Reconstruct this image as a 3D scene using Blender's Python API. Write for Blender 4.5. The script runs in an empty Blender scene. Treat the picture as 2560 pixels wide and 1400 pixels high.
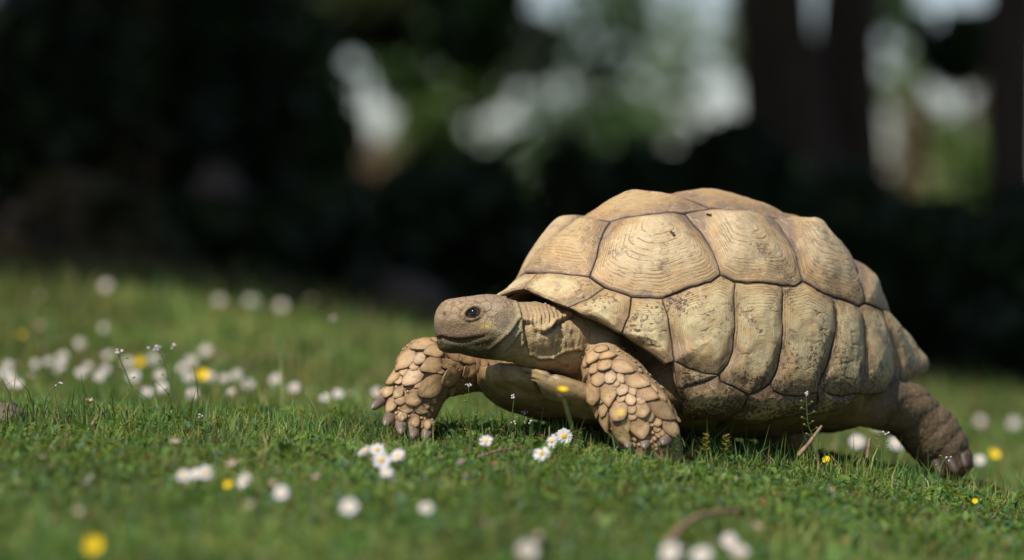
import bpy, math, random
import numpy as np
from mathutils import Vector, Matrix
from mathutils.bvhtree import BVHTree

rng = np.random.default_rng(7)
random.seed(7)
S = bpy.context.scene
COL = S.collection

# ------------------------------------------------------------------ camera, world, sun, exposure
D = 6.2                       # distance to the plane of focus
ZC = 0.27                     # camera height
K = 36.0 / 135.0 / 2560.0     # one photo pixel at one metre
cam_d = bpy.data.cameras.new('camera')
cam_o = bpy.data.objects.new('camera', cam_d)
COL.objects.link(cam_o)
cam_o.location = (0, -D, ZC)
cam_o.rotation_euler = (math.pi / 2, 0, 0)
cam_d.lens = 135
cam_d.sensor_width = 36
cam_d.clip_start = 0.05
cam_d.clip_end = 3000
cam_d.dof.use_dof = True
cam_d.dof.focus_distance = D - 0.02
cam_d.dof.aperture_fstop = 1.6
cam_d.dof.aperture_blades = 0
S.camera = cam_o

SUN = Vector((-0.36, -0.51, 0.78)).normalized()
world = bpy.data.worlds.new('World')
S.world = world
world.use_nodes = True
wn = world.node_tree
sky = wn.nodes.new('ShaderNodeTexSky')
sky.sky_type = 'NISHITA'
sky.sun_disc = False
sky.sun_elevation = math.asin(SUN.z)
sky.sun_rotation = math.atan2(SUN.x, SUN.y)
sky.air_density = 1.0
sky.dust_density = 0.6
sky.ozone_density = 1.2
bg = wn.nodes['Background']
bg.inputs['Strength'].default_value = 0.065
tn = wn.nodes.new('ShaderNodeMixRGB')
tn.blend_type = 'MULTIPLY'
tn.inputs[0].default_value = 1.0
tn.inputs[2].default_value = (1.0, 0.955, 1.03, 1)
wn.links.new(sky.outputs['Color'], tn.inputs[1])
wn.links.new(tn.outputs[0], bg.inputs['Color'])
sd = bpy.data.lights.new('sun', 'SUN')
sd.energy = 3.6
sd.angle = math.radians(0.6)
sd.color = (1.0, 0.95, 0.86)
so = bpy.data.objects.new('sun', sd)
COL.objects.link(so)
so.location = (-4, -7, 9)
so.rotation_euler = SUN.to_track_quat('Z', 'Y').to_euler()
S.view_settings.view_transform = 'Standard'
S.view_settings.look = 'None'
S.view_settings.gamma = 1.0
S.view_settings.use_curve_mapping = False
S.view_settings.exposure = 0.62
S.cycles.use_denoising = True
S.cycles.max_bounces = 6
S.cycles.diffuse_bounces = 3
S.cycles.glossy_bounces = 2
S.cycles.transmission_bounces = 3
S.cycles.transparent_max_bounces = 4

# ------------------------------------------------------------------ small helpers
CAM = np.array([0, -D, ZC])


def pt(px, py, Y=0.0):
    """The point at depth Y behind the focus plane that the photo shows at pixel px, py."""
    k = (D + Y) * K
    return np.array([(px - 1280) * k, Y, ZC - (py - 700) * k])


def ray(px, py):
    return np.array([(px - 1280) * K, 1.0, -(py - 700) * K])


def proj(P):
    d = D + P[..., 1]
    return np.stack([1280 + P[..., 0] / (d * K), 700 - (P[..., 2] - ZC) / (d * K)], -1)


def smooth(e0, e1, x):
    t = np.clip((x - e0) / (e1 - e0), 0, 1)
    return t * t * (3 - 2 * t)


def _hash(ix, iy, iz, seed):
    h = (ix * 374761393 + iy * 668265263 + iz * 2147483647 + seed * 1274126177) & 0xFFFFFFFF
    h = ((h ^ (h >> 13)) * 1274126177) & 0xFFFFFFFF
    h = h ^ (h >> 16)
    return (h & 0xFFFF) / 32767.5 - 1.0


def noise(P, scale=1.0, seed=0):
    """Smooth value noise in -1..1 for an (n,3) array."""
    Q = np.asarray(P) * scale
    i = np.floor(Q).astype(np.int64)
    f = Q - i
    f = f * f * (3 - 2 * f)
    out = 0
    for dx in (0, 1):
        for dy in (0, 1):
            for dz in (0, 1):
                w = (f[..., 0] if dx else 1 - f[..., 0]) * (f[..., 1] if dy else 1 - f[..., 1]) * (f[..., 2] if dz else 1 - f[..., 2])
                out = out + w * _hash(i[..., 0] + dx, i[..., 1] + dy, i[..., 2] + dz, seed)
    return out


def fbm(P, scale, seed=0, oct=3):
    return sum(noise(P, scale * 2 ** o, seed + o) * 0.5 ** o for o in range(oct))


def mesh_np(name, V, tris=None, quads=None, mat=None, uv=None, col=None, smooth_=True):
    """Mesh from numpy arrays of vertices, triangles and quads."""
    V = np.asarray(V, np.float32)
    tris = np.zeros((0, 3), np.int32) if tris is None else np.asarray(tris, np.int32).reshape(-1, 3)
    quads = np.zeros((0, 4), np.int32) if quads is None else np.asarray(quads, np.int32).reshape(-1, 4)
    me = bpy.data.meshes.new(name)
    nt, nq = len(tris), len(quads)
    loops = np.concatenate([tris.ravel(), quads.ravel()]).astype(np.int32)
    me.vertices.add(len(V))
    me.vertices.foreach_set('co', V.ravel())
    me.loops.add(len(loops))
    me.loops.foreach_set('vertex_index', loops)
    me.polygons.add(nt + nq)
    st = np.concatenate([np.arange(nt) * 3, nt * 3 + np.arange(nq) * 4]).astype(np.int32)
    me.polygons.foreach_set('loop_start', st)
    me.update(calc_edges=True)
    if smooth_:
        me.polygons.foreach_set('use_smooth', np.ones(nt + nq, bool))
    if uv is not None:
        l = me.uv_layers.new(name='uv')
        l.data.foreach_set('uv', np.asarray(uv, np.float32)[loops].ravel())
    if col is not None:
        c = np.ones((len(V), 4), np.float32)
        c[:, :np.asarray(col).shape[1]] = col
        a = me.color_attributes.new('tint', 'FLOAT_COLOR', 'POINT')
        a.data.foreach_set('color', c.ravel())
    if mat:
        me.materials.append(mat)
    return me


def link(name, me, parent=None, **props):
    o = bpy.data.objects.new(name, me)
    COL.objects.link(o)
    if parent is not None:
        o.parent = parent
    for k, v in props.items():
        o[k] = v
    return o


def thing(name, label, cat, loc=(0, 0, 0), group=None, me=None):
    o = bpy.data.objects.new(name, me)
    COL.objects.link(o)
    o.location = loc
    o['label'] = label
    o['category'] = cat
    if group:
        o['group'] = group
    return o


class NT:
    """Short hand for building a material's nodes."""
    def __init__(self, name, rough=0.6, spec=0.4):
        self.m = bpy.data.materials.new(name)
        self.m.use_nodes = True
        self.t = self.m.node_tree
        self.b = self.t.nodes['Principled BSDF']
        self.b.inputs['Roughness'].default_value = rough
        self.b.inputs['Specular IOR Level'].default_value = spec

    def n(self, typ, **kw):
        nd = self.t.nodes.new('ShaderNode' + typ)
        for k, v in kw.items():
            if hasattr(nd, k):
                setattr(nd, k, v)
        return nd

    def l(self, a, b):
        self.t.links.new(a, b)

    def val(self, sock, v):
        if hasattr(v, 'is_output') or isinstance(v, bpy.types.NodeSocket):
            self.l(v, sock)
        else:
            sock.default_value = v

    def math(self, op, a, b=0.0, c=None, clamp=False):
        nd = self.n('Math', operation=op)
        nd.use_clamp = clamp
        self.val(nd.inputs[0], a)
        self.val(nd.inputs[1], b)
        if c is not None:
            self.val(nd.inputs[2], c)
        return nd.outputs[0]

    def noise(self, vec, scale, detail=3, rough=0.55, dist=0.0, out='Fac'):
        nd = self.n('TexNoise')
        if vec is not None:
            self.l(vec, nd.inputs['Vector'])
        nd.inputs['Scale'].default_value = scale
        nd.inputs['Detail'].default_value = detail
        nd.inputs['Roughness'].default_value = rough
        nd.inputs['Distortion'].default_value = dist
        return nd.outputs[out]

    def vor(self, vec, scale, feature='F1', out='Distance', rnd=1.0):
        nd = self.n('TexVoronoi', feature=feature)
        if vec is not None:
            self.l(vec, nd.inputs['Vector'])
        nd.inputs['Scale'].default_value = scale
        nd.inputs['Randomness'].default_value = rnd
        return nd.outputs[out]

    def ramp(self, fac, stops, interp='LINEAR'):
        nd = self.n('ValToRGB')
        e = nd.color_ramp.elements
        nd.color_ramp.interpolation = interp
        while len(e) < len(stops):
            e.new(0.5)
        for el, (p, c) in zip(e, stops):
            el.position = p
            el.color = (*c, 1) if len(c) == 3 else c
        self.val(nd.inputs[0], fac)
        return nd.outputs['Color']

    def step(self, x, a, b):
        nd = self.n('MapRange', interpolation_type='SMOOTHSTEP')
        self.val(nd.inputs['Value'], x)
        nd.inputs['From Min'].default_value = a
        nd.inputs['From Max'].default_value = b
        return nd.outputs['Result']

    def mix(self, fac, a, b, mode='MIX'):
        nd = self.n('MixRGB', blend_type=mode)
        self.val(nd.inputs[0], fac)
        for s, v in ((1, a), (2, b)):
            if isinstance(v, tuple):
                nd.inputs[s].default_value = (*v, 1)
            else:
                self.l(v, nd.inputs[s])
        return nd.outputs[0]

    def pos(self):
        return self.n('TexCoord').outputs['Object']

    def color(self, c):
        if isinstance(c, tuple):
            self.b.inputs['Base Color'].default_value = (*c, 1)
        else:
            self.l(c, self.b.inputs['Base Color'])

    def bump(self, h, strength=0.5, dist=0.002, prev=None):
        nd = self.n('Bump')
        nd.inputs['Strength'].default_value = strength
        nd.inputs['Distance'].default_value = dist
        self.l(h, nd.inputs['Height'])
        if prev is not None:
            self.l(prev, nd.inputs['Normal'])
        self.l(nd.outputs[0], self.b.inputs['Normal'])
        return nd.outputs[0]


def plain(name, c, rough=0.6, spec=0.3, vary=0.0, scale=60.0):
    m = NT(name, rough, spec)
    if vary:
        n = m.noise(m.pos(), scale, 3)
        m.color(m.ramp(n, [(0.3, tuple(x * (1 - vary) for x in c)), (0.7, tuple(min(1, x * (1 + vary)) for x in c))]))
    else:
        m.color(c)
    return m.m


# ------------------------------------------------------------------ the ground's shape
def G(x, y):
    """Height of the lawn: a gentle bank that rises away from the camera and falls to the right."""
    x = np.asarray(x, float)
    y = np.asarray(y, float)
    xs = np.clip(x, -6, 6)
    xc = np.clip(x, -1.2, 1.2)
    lat = -np.where(x > 0, 0.065, 0.036) * xs - np.where(x > 0, 0.085 - 0.035 * smooth(2.0, 4.5, y), 0.0) * xc ** 2 - 0.055 * smooth(-1.1, 0.2, x) * smooth(2.4, 4.4, y) + 0.075 * smooth(0.0, 1.5, -x) * smooth(2.0, 4.4, y)
    fade = 1 - 0.6 * smooth(6, 14, y)
    ky = [-6, -2.2, 0, 0.35, 0.75, 1.25, 2.0, 3.0, 4.0, 4.7, 5.4, 6.4, 8.0, 14, 60]
    kz = [-0.322, -0.116, 0.004, 0.020, 0.000, -0.018, 0.010, 0.072, 0.130, 0.148, 0.140, 0.09, 0.04, 0.04, 0.04]
    z = (np.interp(y - 0.12, ky, kz) + 2 * np.interp(y, ky, kz) + np.interp(y + 0.12, ky, kz)) / 4
    z = z + lat * fade + 0.02 * np.sin(x * 1.3 + y * 0.7) * smooth(5.5, 9, y)
    P = np.stack([x, y, 0 * x], -1)
    return z + 0.006 * noise(P, 4.0, 3) + 0.003 * noise(P, 12.0, 4)


def on_ground(px, py, h=0.0, behind=False):
    """Where the sight line through pixel px, py comes down to h above the lawn."""
    r = ray(px, py)
    lo, hi = (D + 1.0 if behind else 3.2), 16.0
    t = np.linspace(lo, hi, 400)
    P = CAM + t[:, None] * r
    f = P[:, 2] - (G(P[:, 0], P[:, 1]) + h)
    i = np.where(f < 0)[0]
    if len(i) == 0:
        i = [int(np.argmin(f))]
    p = P[i[0]]
    return np.array([p[0], p[1], float(G(p[0], p[1]))])

# ------------------------------------------------------------------ ground
def axis(fine, far, step):
    a = list(np.arange(-fine, fine + 1e-6, step))
    s, x = step, fine
    while x < far:
        s *= 1.35
        x += s
        a.append(x)
        a.insert(0, -x)
    return np.array(a)


gx = axis(3.0, 1500, 0.06)
gy = axis(5.0, 1500, 0.06)
X, Y = np.meshgrid(gx, gy, indexing='ij')
Z = G(X, Y)
nx, ny = X.shape
idx = np.arange(nx * ny).reshape(nx, ny)
q = np.stack([idx[:-1, :-1], idx[1:, :-1], idx[1:, 1:], idx[:-1, 1:]], -1).reshape(-1, 4)
m = NT('lawn soil', 0.95, 0.1)
P = m.pos()
b_ = m.ramp(m.noise(P, 14, 5, 0.65), [(0.3, (0.035, 0.048, 0.014)), (0.5, (0.055, 0.075, 0.020)), (0.72, (0.085, 0.070, 0.035))])
wood = m.step(m.math('ADD', m.n('SeparateXYZ').outputs['Y'], 0.0), 5.4, 6.4)
sepn = [n for n in m.t.nodes if n.bl_idname == 'ShaderNodeSeparateXYZ'][0]
m.l(P, sepn.inputs[0])
b_ = m.mix(wood, b_, m.ramp(m.noise(P, 5, 5, 0.7), [(0.3, (0.028, 0.020, 0.012)), (0.7, (0.09, 0.062, 0.04))]))
m.color(b_)
m.bump(m.noise(P, 90, 4), 0.6, 0.004)
link('ground', mesh_np('ground', np.stack([X, Y, Z], -1).reshape(-1, 3), None, q, m.m), kind='structure')

# ------------------------------------------------------------------ grass
gm = NT('grass blade', 0.5, 0.25)
tint = gm.n('VertexColor')
tint.layer_name = 'tint'
gm.color(tint.outputs['Color'])
tr_ = gm.n('BsdfTranslucent')
gm.l(gm.mix(1.0, tint.outputs['Color'], (1.25, 1.15, 0.5), 'MULTIPLY'), tr_.inputs['Color'])
mx = gm.n('MixShader')
mx.inputs[0].default_value = 0.45
gm.l(gm.b.outputs[0], mx.inputs[1])
gm.l(tr_.outputs[0], mx.inputs[2])
outn = [n for n in gm.t.nodes if n.bl_idname == 'ShaderNodeOutputMaterial'][0]
gm.l(mx.outputs[0], outn.inputs['Surface'])
M_GRASS = gm.m


def scatter(n, y0, y1, side=0.55):
    """Random points on the part of the lawn in view, with a margin either side."""
    y = rng.uniform(y0, y1, n * 2)
    w = 0.1345 * (y + D) + side
    keep = rng.uniform(0, 1, n * 2) < w / w.max()
    y, w = y[keep][:n], w[keep][:n]
    return rng.uniform(-1, 1, len(y)) * w, y


def patchy(x, y, sc, seed):
    return noise(np.stack([x, y, 0 * x], -1), sc, seed)


def blades(x, y, L, W, tilt, bend, col, az=None):
    """Curved blades: five vertices each, a quad and a triangle."""
    n = len(x)
    az = rng.uniform(0, 2 * np.pi, n) if az is None else az
    tw = az + rng.uniform(-1.2, 1.2, n) + np.pi / 2
    base = np.stack([x, y, G(x, y) - 0.003], -1)
    d = np.stack([np.cos(az), np.sin(az), 0 * az], -1)
    s = np.stack([np.cos(tw), np.sin(tw), 0 * az], -1) * (W / 2)[:, None]
    up = np.array([0, 0, 1.0])
    m1 = base + d * (np.sin(tilt) * L * 0.55)[:, None] + up * (np.cos(tilt) * L * 0.55)[:, None]
    t2 = tilt + bend
    tip = m1 + d * (np.sin(t2) * L * 0.45)[:, None] + up * (np.cos(t2) * L * 0.45)[:, None]
    tip[:, 2] = np.maximum(tip[:, 2], base[:, 2] + 0.004)
    V_ = np.stack([base - s, base + s, m1 + s * 0.85, m1 - s * 0.85, tip], 1).reshape(-1, 3)
    o = (np.arange(n) * 5)[:, None]
    q = o + np.array([[0, 1, 2, 3]])
    t = o + np.array([[3, 2, 4]])
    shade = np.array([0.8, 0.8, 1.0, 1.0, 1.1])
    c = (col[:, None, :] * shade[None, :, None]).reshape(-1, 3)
    return V_, q, t, c


GREENS = np.array([[0.155, 0.265, 0.052], [0.112, 0.225, 0.052], [0.215, 0.295, 0.070], [0.09, 0.18, 0.062], [0.26, 0.275, 0.10]])


def green(n, x, y):
    c = GREENS[rng.integers(0, len(GREENS), n)] * rng.uniform(0.75, 1.25, n)[:, None]
    p = patchy(x, y, 5.0, 91) + 0.5 * patchy(x, y, 17, 92)
    c = c * np.clip(1 + 0.42 * p, 0.3, 2)[:, None]
    hue = patchy(x, y, 9, 97) + 0.6 * patchy(x, y, 31, 98)
    c = c * (1 + hue[:, None] * np.array([0.30, 0.05, 0.10]))
    dry = (rng.uniform(0, 1, n) < 0.05 + 0.06 * np.clip(patchy(x, y, 3, 93), 0, 1) + 0.10 * smooth(0.4, 1.0, x) * (np.abs(y) < 1.5) + 0.16 * smooth(0.8, 2.5, y))
    c[dry] = np.array([0.30, 0.22, 0.10]) * rng.uniform(0.6, 1.1, (dry.sum(), 1))
    return c


parts_ = []
for n, y0, y1, Lm, Wm, long_ in ((82000, -2.35, -0.55, 0.018, 0.0028, 0.006), (145000, -0.55, 0.65, 0.0155, 0.0020, 0.010), (50000, 0.65, 2.3, 0.024, 0.0034, 0.01), (95000, 2.3, 5.9, 0.028, 0.0052, 0.015)):
    x, y = scatter(n, y0, y1)
    n = len(x)
    hp = 1 + 0.35 * patchy(x, y, 6, 94)
    L = Lm * hp * rng.lognormal(0, 0.36, n)
    for fx_, fy_, fr_ in ((0.235, -0.095, 0.085), (-0.155, 0.02, 0.075), (0.72, 0.33, 0.09)):      # trodden flat round the feet
        L = L * (0.35 + 0.65 * smooth(fr_ * 0.7, fr_ * 1.4, np.hypot(x - fx_, y - fy_)))
    lg = rng.uniform(0, 1, n) < 0.05 + 0.06 * (x < 0.1)
    L[lg] *= rng.uniform(1.5, 2.6, lg.sum())
    # tall fringe left uneaten beside and under the animal
    W = Wm * rng.uniform(0.6, 1.3, n)
    tilt = np.abs(rng.normal(0.75, 0.45, n))
    tilt[lg] *= 0.55
    bend = rng.normal(0.45, 0.4, n)
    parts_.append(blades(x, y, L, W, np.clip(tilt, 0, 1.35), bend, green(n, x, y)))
n = 5200
x, y = rng.uniform(-2.3, 1.9, n), rng.uniform(4.7, 6.8, n)
k_ = patchy(x, y, 1.6, 99) > -0.1 + 0.25 * x
x, y = x[k_], y[k_]
n = len(x)
cd = np.array([[0.20, 0.14, 0.07], [0.12, 0.11, 0.04], [0.10, 0.13, 0.04], [0.26, 0.19, 0.10]])[rng.integers(0, 4, n)] * rng.uniform(0.7, 1.2, (n, 1))
parts_.append(blades(x, y, rng.uniform(0.05, 0.15, n), rng.uniform(0.004, 0.008, n), np.abs(rng.normal(0.3, 0.25, n)), rng.normal(0.4, 0.3, n), cd))
# longer tufts: under the shell, round the feet, and along the left
for (cx, cy, rx, ry, n, Lm) in ((0.38, 0.02, 0.30, 0.07, 620, 0.040), (0.12, 0.03, 0.20, 0.09, 420, 0.038), (-0.72, 0.02, 0.20, 0.12, 520, 0.048), (-0.40, 0.05, 0.25, 0.12, 420, 0.036), (0.58, 0.05, 0.12, 0.06, 140, 0.05), (0.75, 0.1, 0.2, 0.1, 160, 0.03)):
    x, y = cx + rng.normal(0, 0.5, n) * rx, cy + rng.normal(0, 0.5, n) * ry
    parts_.append(blades(x, y, Lm * rng.lognormal(0, 0.3, n), 0.0023 * rng.uniform(0.7, 1.4, n), np.abs(rng.normal(0.25, 0.25, n)), rng.normal(0.35, 0.35, n), green(n, x, y) * 0.9))
o = 0
VV, QQ, TT, CC = [], [], [], []
for v, q, t, c in parts_:
    VV.append(v)
    QQ.append(q + o)
    TT.append(t + o)
    CC.append(c)
    o += len(v)
link('grass', mesh_np('grass', np.concatenate(VV), np.concatenate(TT), np.concatenate(QQ), M_GRASS, None, np.concatenate(CC), smooth_=False), kind='stuff')

# small round leaves of clover and daisy rosettes between the blades
n = 52000
x1_, y1_ = scatter(34000, -2.3, -0.4)
x2_, y2_ = scatter(38000, -0.4, 0.8)
x3_, y3_ = scatter(9000, 0.8, 4.5)
x, y = np.concatenate([x1_, x2_, x3_]), np.concatenate([y1_, y2_, y3_])
k_ = patchy(x, y, 7, 95) + 0.6 * patchy(x, y, 23, 96) > -0.15
x, y = x[k_], y[k_]
n = len(x)
sz = np.clip(rng.lognormal(math.log(0.0054), 0.42, n), 0.0025, 0.014)
az = rng.uniform(0, 2 * np.pi, n)
ti = np.abs(rng.normal(0.45, 0.35, n))
c_ = np.stack([x, y, G(x, y) + rng.uniform(0.003, 0.017, n)], -1)
d = np.stack([np.cos(az) * np.cos(ti), np.sin(az) * np.cos(ti), np.sin(ti) * rng.choice([-1, 1], n)], -1) * sz[:, None]
s = np.stack([-np.sin(az), np.cos(az), 0 * az], -1) * (sz * 0.62)[:, None]
nrm = np.cross(d, s)
nrm /= np.linalg.norm(nrm, axis=1, keepdims=True)
lift = nrm * (sz * 0.28)[:, None]
V_ = np.stack([c_ - d, c_ - d * 0.1 + s + lift, c_ + d, c_ - d * 0.1 - s + lift, c_ + d * 0.6 + s * 0.6 + lift * 0.6, c_ + d * 0.6 - s * 0.6 + lift * 0.6], 1).reshape(-1, 3)
o = (np.arange(n) * 6)[:, None]
TT = np.concatenate([o + np.array([[0, 1, 4]]), o + np.array([[0, 4, 2]]), o + np.array([[0, 2, 5]]), o + np.array([[0, 5, 3]])])
col = np.array([[0.10, 0.20, 0.04], [0.15, 0.24, 0.05], [0.07, 0.15, 0.055], [0.20, 0.26, 0.075], [0.10, 0.18, 0.09]])[rng.integers(0, 5, n)] * rng.uniform(0.75, 1.3, (n, 1))
odd = rng.uniform(0, 1, n) < 0.02
col[odd] = np.array([0.30, 0.16, 0.07]) * rng.uniform(0.7, 1.2, (odd.sum(), 1))
link('clover_leaves', mesh_np('clover_leaves', V_, TT, None, M_GRASS, None, np.repeat(col, 6, 0), smooth_=False), kind='stuff')

# dead straw and crumbs of litter lying in the lawn
xa, ya = scatter(5200, -0.6, 0.9)
xb, yb = scatter(3200, -2.2, -0.6)
x, y = np.concatenate([xa, xb]), np.concatenate([ya, yb])
k_ = rng.uniform(0, 1, len(x)) < 0.35 + 0.5 * smooth(0.3, 0.9, x)
x, y = x[k_], y[k_]
n = len(x)
col = np.array([[0.36, 0.27, 0.14], [0.25, 0.16, 0.09], [0.42, 0.33, 0.19], [0.20, 0.12, 0.08]])[rng.integers(0, 4, n)] * rng.uniform(0.7, 1.1, (n, 1))
v, q, t, c = blades(x, y, rng.uniform(0.006, 0.026, n), rng.uniform(0.0010, 0.0026, n), np.abs(rng.normal(1.25, 0.25, n)), rng.normal(0.2, 0.3, n), col)
v[:, 2] += np.repeat(rng.uniform(0.006, 0.016, n), 5)
link('straw_litter', mesh_np('straw_litter', v, t, q, M_GRASS, None, c, smooth_=False), kind='stuff')

# ------------------------------------------------------------------ the wood behind the lawn
def leaf_mat(name, rough=0.45, trans=0.25):
    m = NT(name, rough, 0.3)
    tint = m.n('VertexColor')
    tint.layer_name = 'tint'
    m.color(tint.outputs['Color'])
    t = m.n('BsdfTranslucent')
    m.l(m.mix(1.0, tint.outputs['Color'], (1.3, 1.3, 0.5), 'MULTIPLY'), t.inputs['Color'])
    x = m.n('MixShader')
    x.inputs[0].default_value = trans
    m.l(m.b.outputs[0], x.inputs[1])
    m.l(t.outputs[0], x.inputs[2])
    o = [n for n in m.t.nodes if n.bl_idname == 'ShaderNodeOutputMaterial'][0]
    m.l(x.outputs[0], o.inputs['Surface'])
    return m.m


M_LEAF = leaf_mat('leaf')
m = NT('tree bark', 0.9, 0.15)
P = m.pos()
mp = m.n('Mapping')
mp.inputs['Scale'].default_value = (9, 9, 1.6)
m.l(P, mp.inputs['Vector'])
b_ = m.ramp(m.noise(mp.outputs[0], 3.0, 5, 0.65), [(0.3, (0.045, 0.032, 0.022)), (0.6, (0.10, 0.07, 0.047)), (0.8, (0.17, 0.12, 0.085))])
m.color(b_)
m.bump(m.noise(mp.outputs[0], 4.0, 5, 0.7), 0.9, 0.02)
M_BARK = m.m


def tube(path, radii, ns=12, rough=0.0, seed=0):
    path = np.array(path, float)
    n = len(path)
    V_ = []
    for i in range(n):
        a = path[min(i + 1, n - 1)] - path[max(i - 1, 0)]
        a /= np.linalg.norm(a)
        u = np.cross(a, [0.3, 1, 0.2])
        u /= np.linalg.norm(u)
        w = np.cross(a, u)
        for t in np.linspace(0, 2 * np.pi, ns, endpoint=False):
            V_.append(path[i] + (u * math.cos(t) + w * math.sin(t)) * radii[i])
    V_ = np.array(V_)
    if rough:
        c = np.repeat(path, ns, 0)
        V_ = V_ + (V_ - c) * (rough * fbm(V_, 4.0, seed, 2))[:, None]
    idx = np.arange(n * ns).reshape(n, ns)
    q = np.stack([idx[:-1], np.roll(idx[:-1], -1, 1), np.roll(idx[1:], -1, 1), idx[1:]], -1).reshape(-1, 4)
    V_ = np.concatenate([V_, path[:1], path[-1:]])
    t = np.concatenate([np.stack([np.full(ns, n * ns), np.roll(idx[0], -1), idx[0]], -1), np.stack([np.full(ns, n * ns + 1), idx[-1], np.roll(idx[-1], -1)], -1)])
    return V_, t, q


def join(parts):
    V_, T_, Q_, o = [], [], [], 0
    for v, t, q in parts:
        V_.append(v)
        T_.append(np.asarray(t).reshape(-1, 3) + o)
        Q_.append(np.asarray(q).reshape(-1, 4) + o)
        o += len(v)
    return np.concatenate(V_), np.concatenate(T_), np.concatenate(Q_)


def leaf_cloud(c, rad, n, size, tints, seed, clumps=14, fill=0.55, droop=0.3):
    """Leaves gathered in clumps through an ellipsoidal crown, with gaps between the clumps."""
    r = np.random.default_rng(seed)
    c, rad = np.array(c), np.array(rad)
    k = r.normal(0, 1, (clumps, 3))
    k /= np.linalg.norm(k, axis=1, keepdims=True)
    k *= (r.uniform(0.25, 1.0, clumps) ** 0.5)[:, None]
    w = r.integers(0, clumps, n)
    p = k[w] + r.normal(0, 1, (n, 3)) * (fill * (clumps ** -0.33))
    ln = np.linalg.norm(p, axis=1)
    p *= (np.minimum(ln, 1.05) / np.maximum(ln, 1e-6))[:, None]
    p = c + p * rad
    d = r.normal(0, 1, (n, 3))
    d[:, 2] -= droop
    d /= np.linalg.norm(d, axis=1, keepdims=True)
    s = np.cross(d, r.normal(0, 1, (n, 3)))
    s /= np.linalg.norm(s, axis=1, keepdims=True)
    L = size * r.uniform(0.6, 1.4, n)
    d *= L[:, None]
    s *= (L * 0.33)[:, None]
    V_ = np.stack([p - d * 0.5, p + s, p + d * 0.5, p - s], 1).reshape(-1, 3)
    q = (np.arange(n) * 4)[:, None] + np.array([[0, 1, 2, 3]])
    tints = np.array(tints)
    ct = tints[r.integers(0, len(tints), clumps)][w] * r.uniform(0.7, 1.3, (n, 1))
    return V_, q, np.repeat(ct, 4, 0)


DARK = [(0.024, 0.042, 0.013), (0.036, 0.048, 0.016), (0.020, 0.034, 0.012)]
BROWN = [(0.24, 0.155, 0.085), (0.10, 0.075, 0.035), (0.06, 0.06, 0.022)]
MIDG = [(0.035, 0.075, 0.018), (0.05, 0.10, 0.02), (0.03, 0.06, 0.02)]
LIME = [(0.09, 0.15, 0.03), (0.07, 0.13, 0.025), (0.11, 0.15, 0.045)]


def at(px, py, d):
    """Point at distance d from the camera along the sight line through a pixel."""
    return pt(px, py, d - D)


def shrub(px, d, top, halfw, depth, label, tints, n=2600, size=0.09, seed=0, group=None, bottom=None, clumps=22, name='shrub'):
    """A leafy shrub on the woodland floor: px, top and half width in photo pixels at distance d."""
    k = d * K
    x = (px - 1280) * k
    y = d - D
    g = float(G(x, y)) if bottom is None else bottom
    zt = ZC - (top - 700) * k
    hz = max(0.15, (zt - g) / 2)
    o = thing(name, label, 'shrub', (x, y, g), group)
    v, q, c = leaf_cloud((0, 0, hz), (halfw * k, depth, hz), n, size, tints, seed, clumps)
    v[:, 2] = np.maximum(v[:, 2], 0.0)
    link('foliage', mesh_np('foliage', v, None, q, M_LEAF, None, c, smooth_=False), o)
    r = np.random.default_rng(seed + 50)
    st = []
    for i in range(6):
        a = r.uniform(0, 6.28)
        e = np.array([math.cos(a) * halfw * k * 0.6, math.sin(a) * depth * 0.6, hz * 1.5])
        st.append(tube([np.array([0, 0, -0.05]) + e * [.05, .05, 0], e * [0.4, 0.4, 0.5], e], [0.018, 0.013, 0.005], 6))
    link('stem', mesh_np('stem', *join(st), M_BARK), o)
    return o


def tree(name, label, x, y, r0, h, lean, crown, tints, n, size, seed, limbs=5, clumps=26, group=None):
    """Tapered trunk, limbs and a leafy crown; crown = centre offset and radii."""
    g = float(G(x, y))
    o = thing(name, label, 'tree', (x, y, g), group)
    r = np.random.default_rng(seed)
    zs = np.linspace(-0.1, h, 14)
    path = np.stack([lean[0] * zs + 0.03 * np.sin(zs * 2.1 + seed), lean[1] * zs + 0.03 * np.cos(zs * 1.7 + seed), zs], 1)
    rad = r0 * (1 - 0.62 * np.clip(zs, 0, None) / h) + r0 * 0.35 * np.exp(-np.clip(zs, 0, None) / 0.25)
    link('trunk', mesh_np('trunk', *tube(path, rad, 18, 0.18, seed), M_BARK), o)
    cc, cr = np.array(crown[0]), np.array(crown[1])
    br_ = []
    for i in range(limbs):
        t0 = path[r.integers(7, 13)]
        a = i / limbs * 6.283 + r.uniform(-0.3, 0.3)
        e = cc + cr * np.array([math.cos(a), math.sin(a), r.uniform(-0.2, 0.5)]) * 0.75
        mdl = (t0 + e) / 2 + np.array([0, 0, 0.25])
        br_.append(tube([t0, mdl, e], [r0 * 0.42, r0 * 0.26, r0 * 0.08], 8))
    link('limbs', mesh_np('limbs', *join(br_), M_BARK), o)
    v, q, c = leaf_cloud(cc, cr, n, size, tints, seed + 3, clumps, 0.75)
    link('crown', mesh_np('crown', v, None, q, M_LEAF, None, c, smooth_=False), o)
    return o


# tall trees: their crowns close over the floor behind the lawn and keep it dark
def trunk_x(px, d):
    return (px - 1280) * K * d


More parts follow.
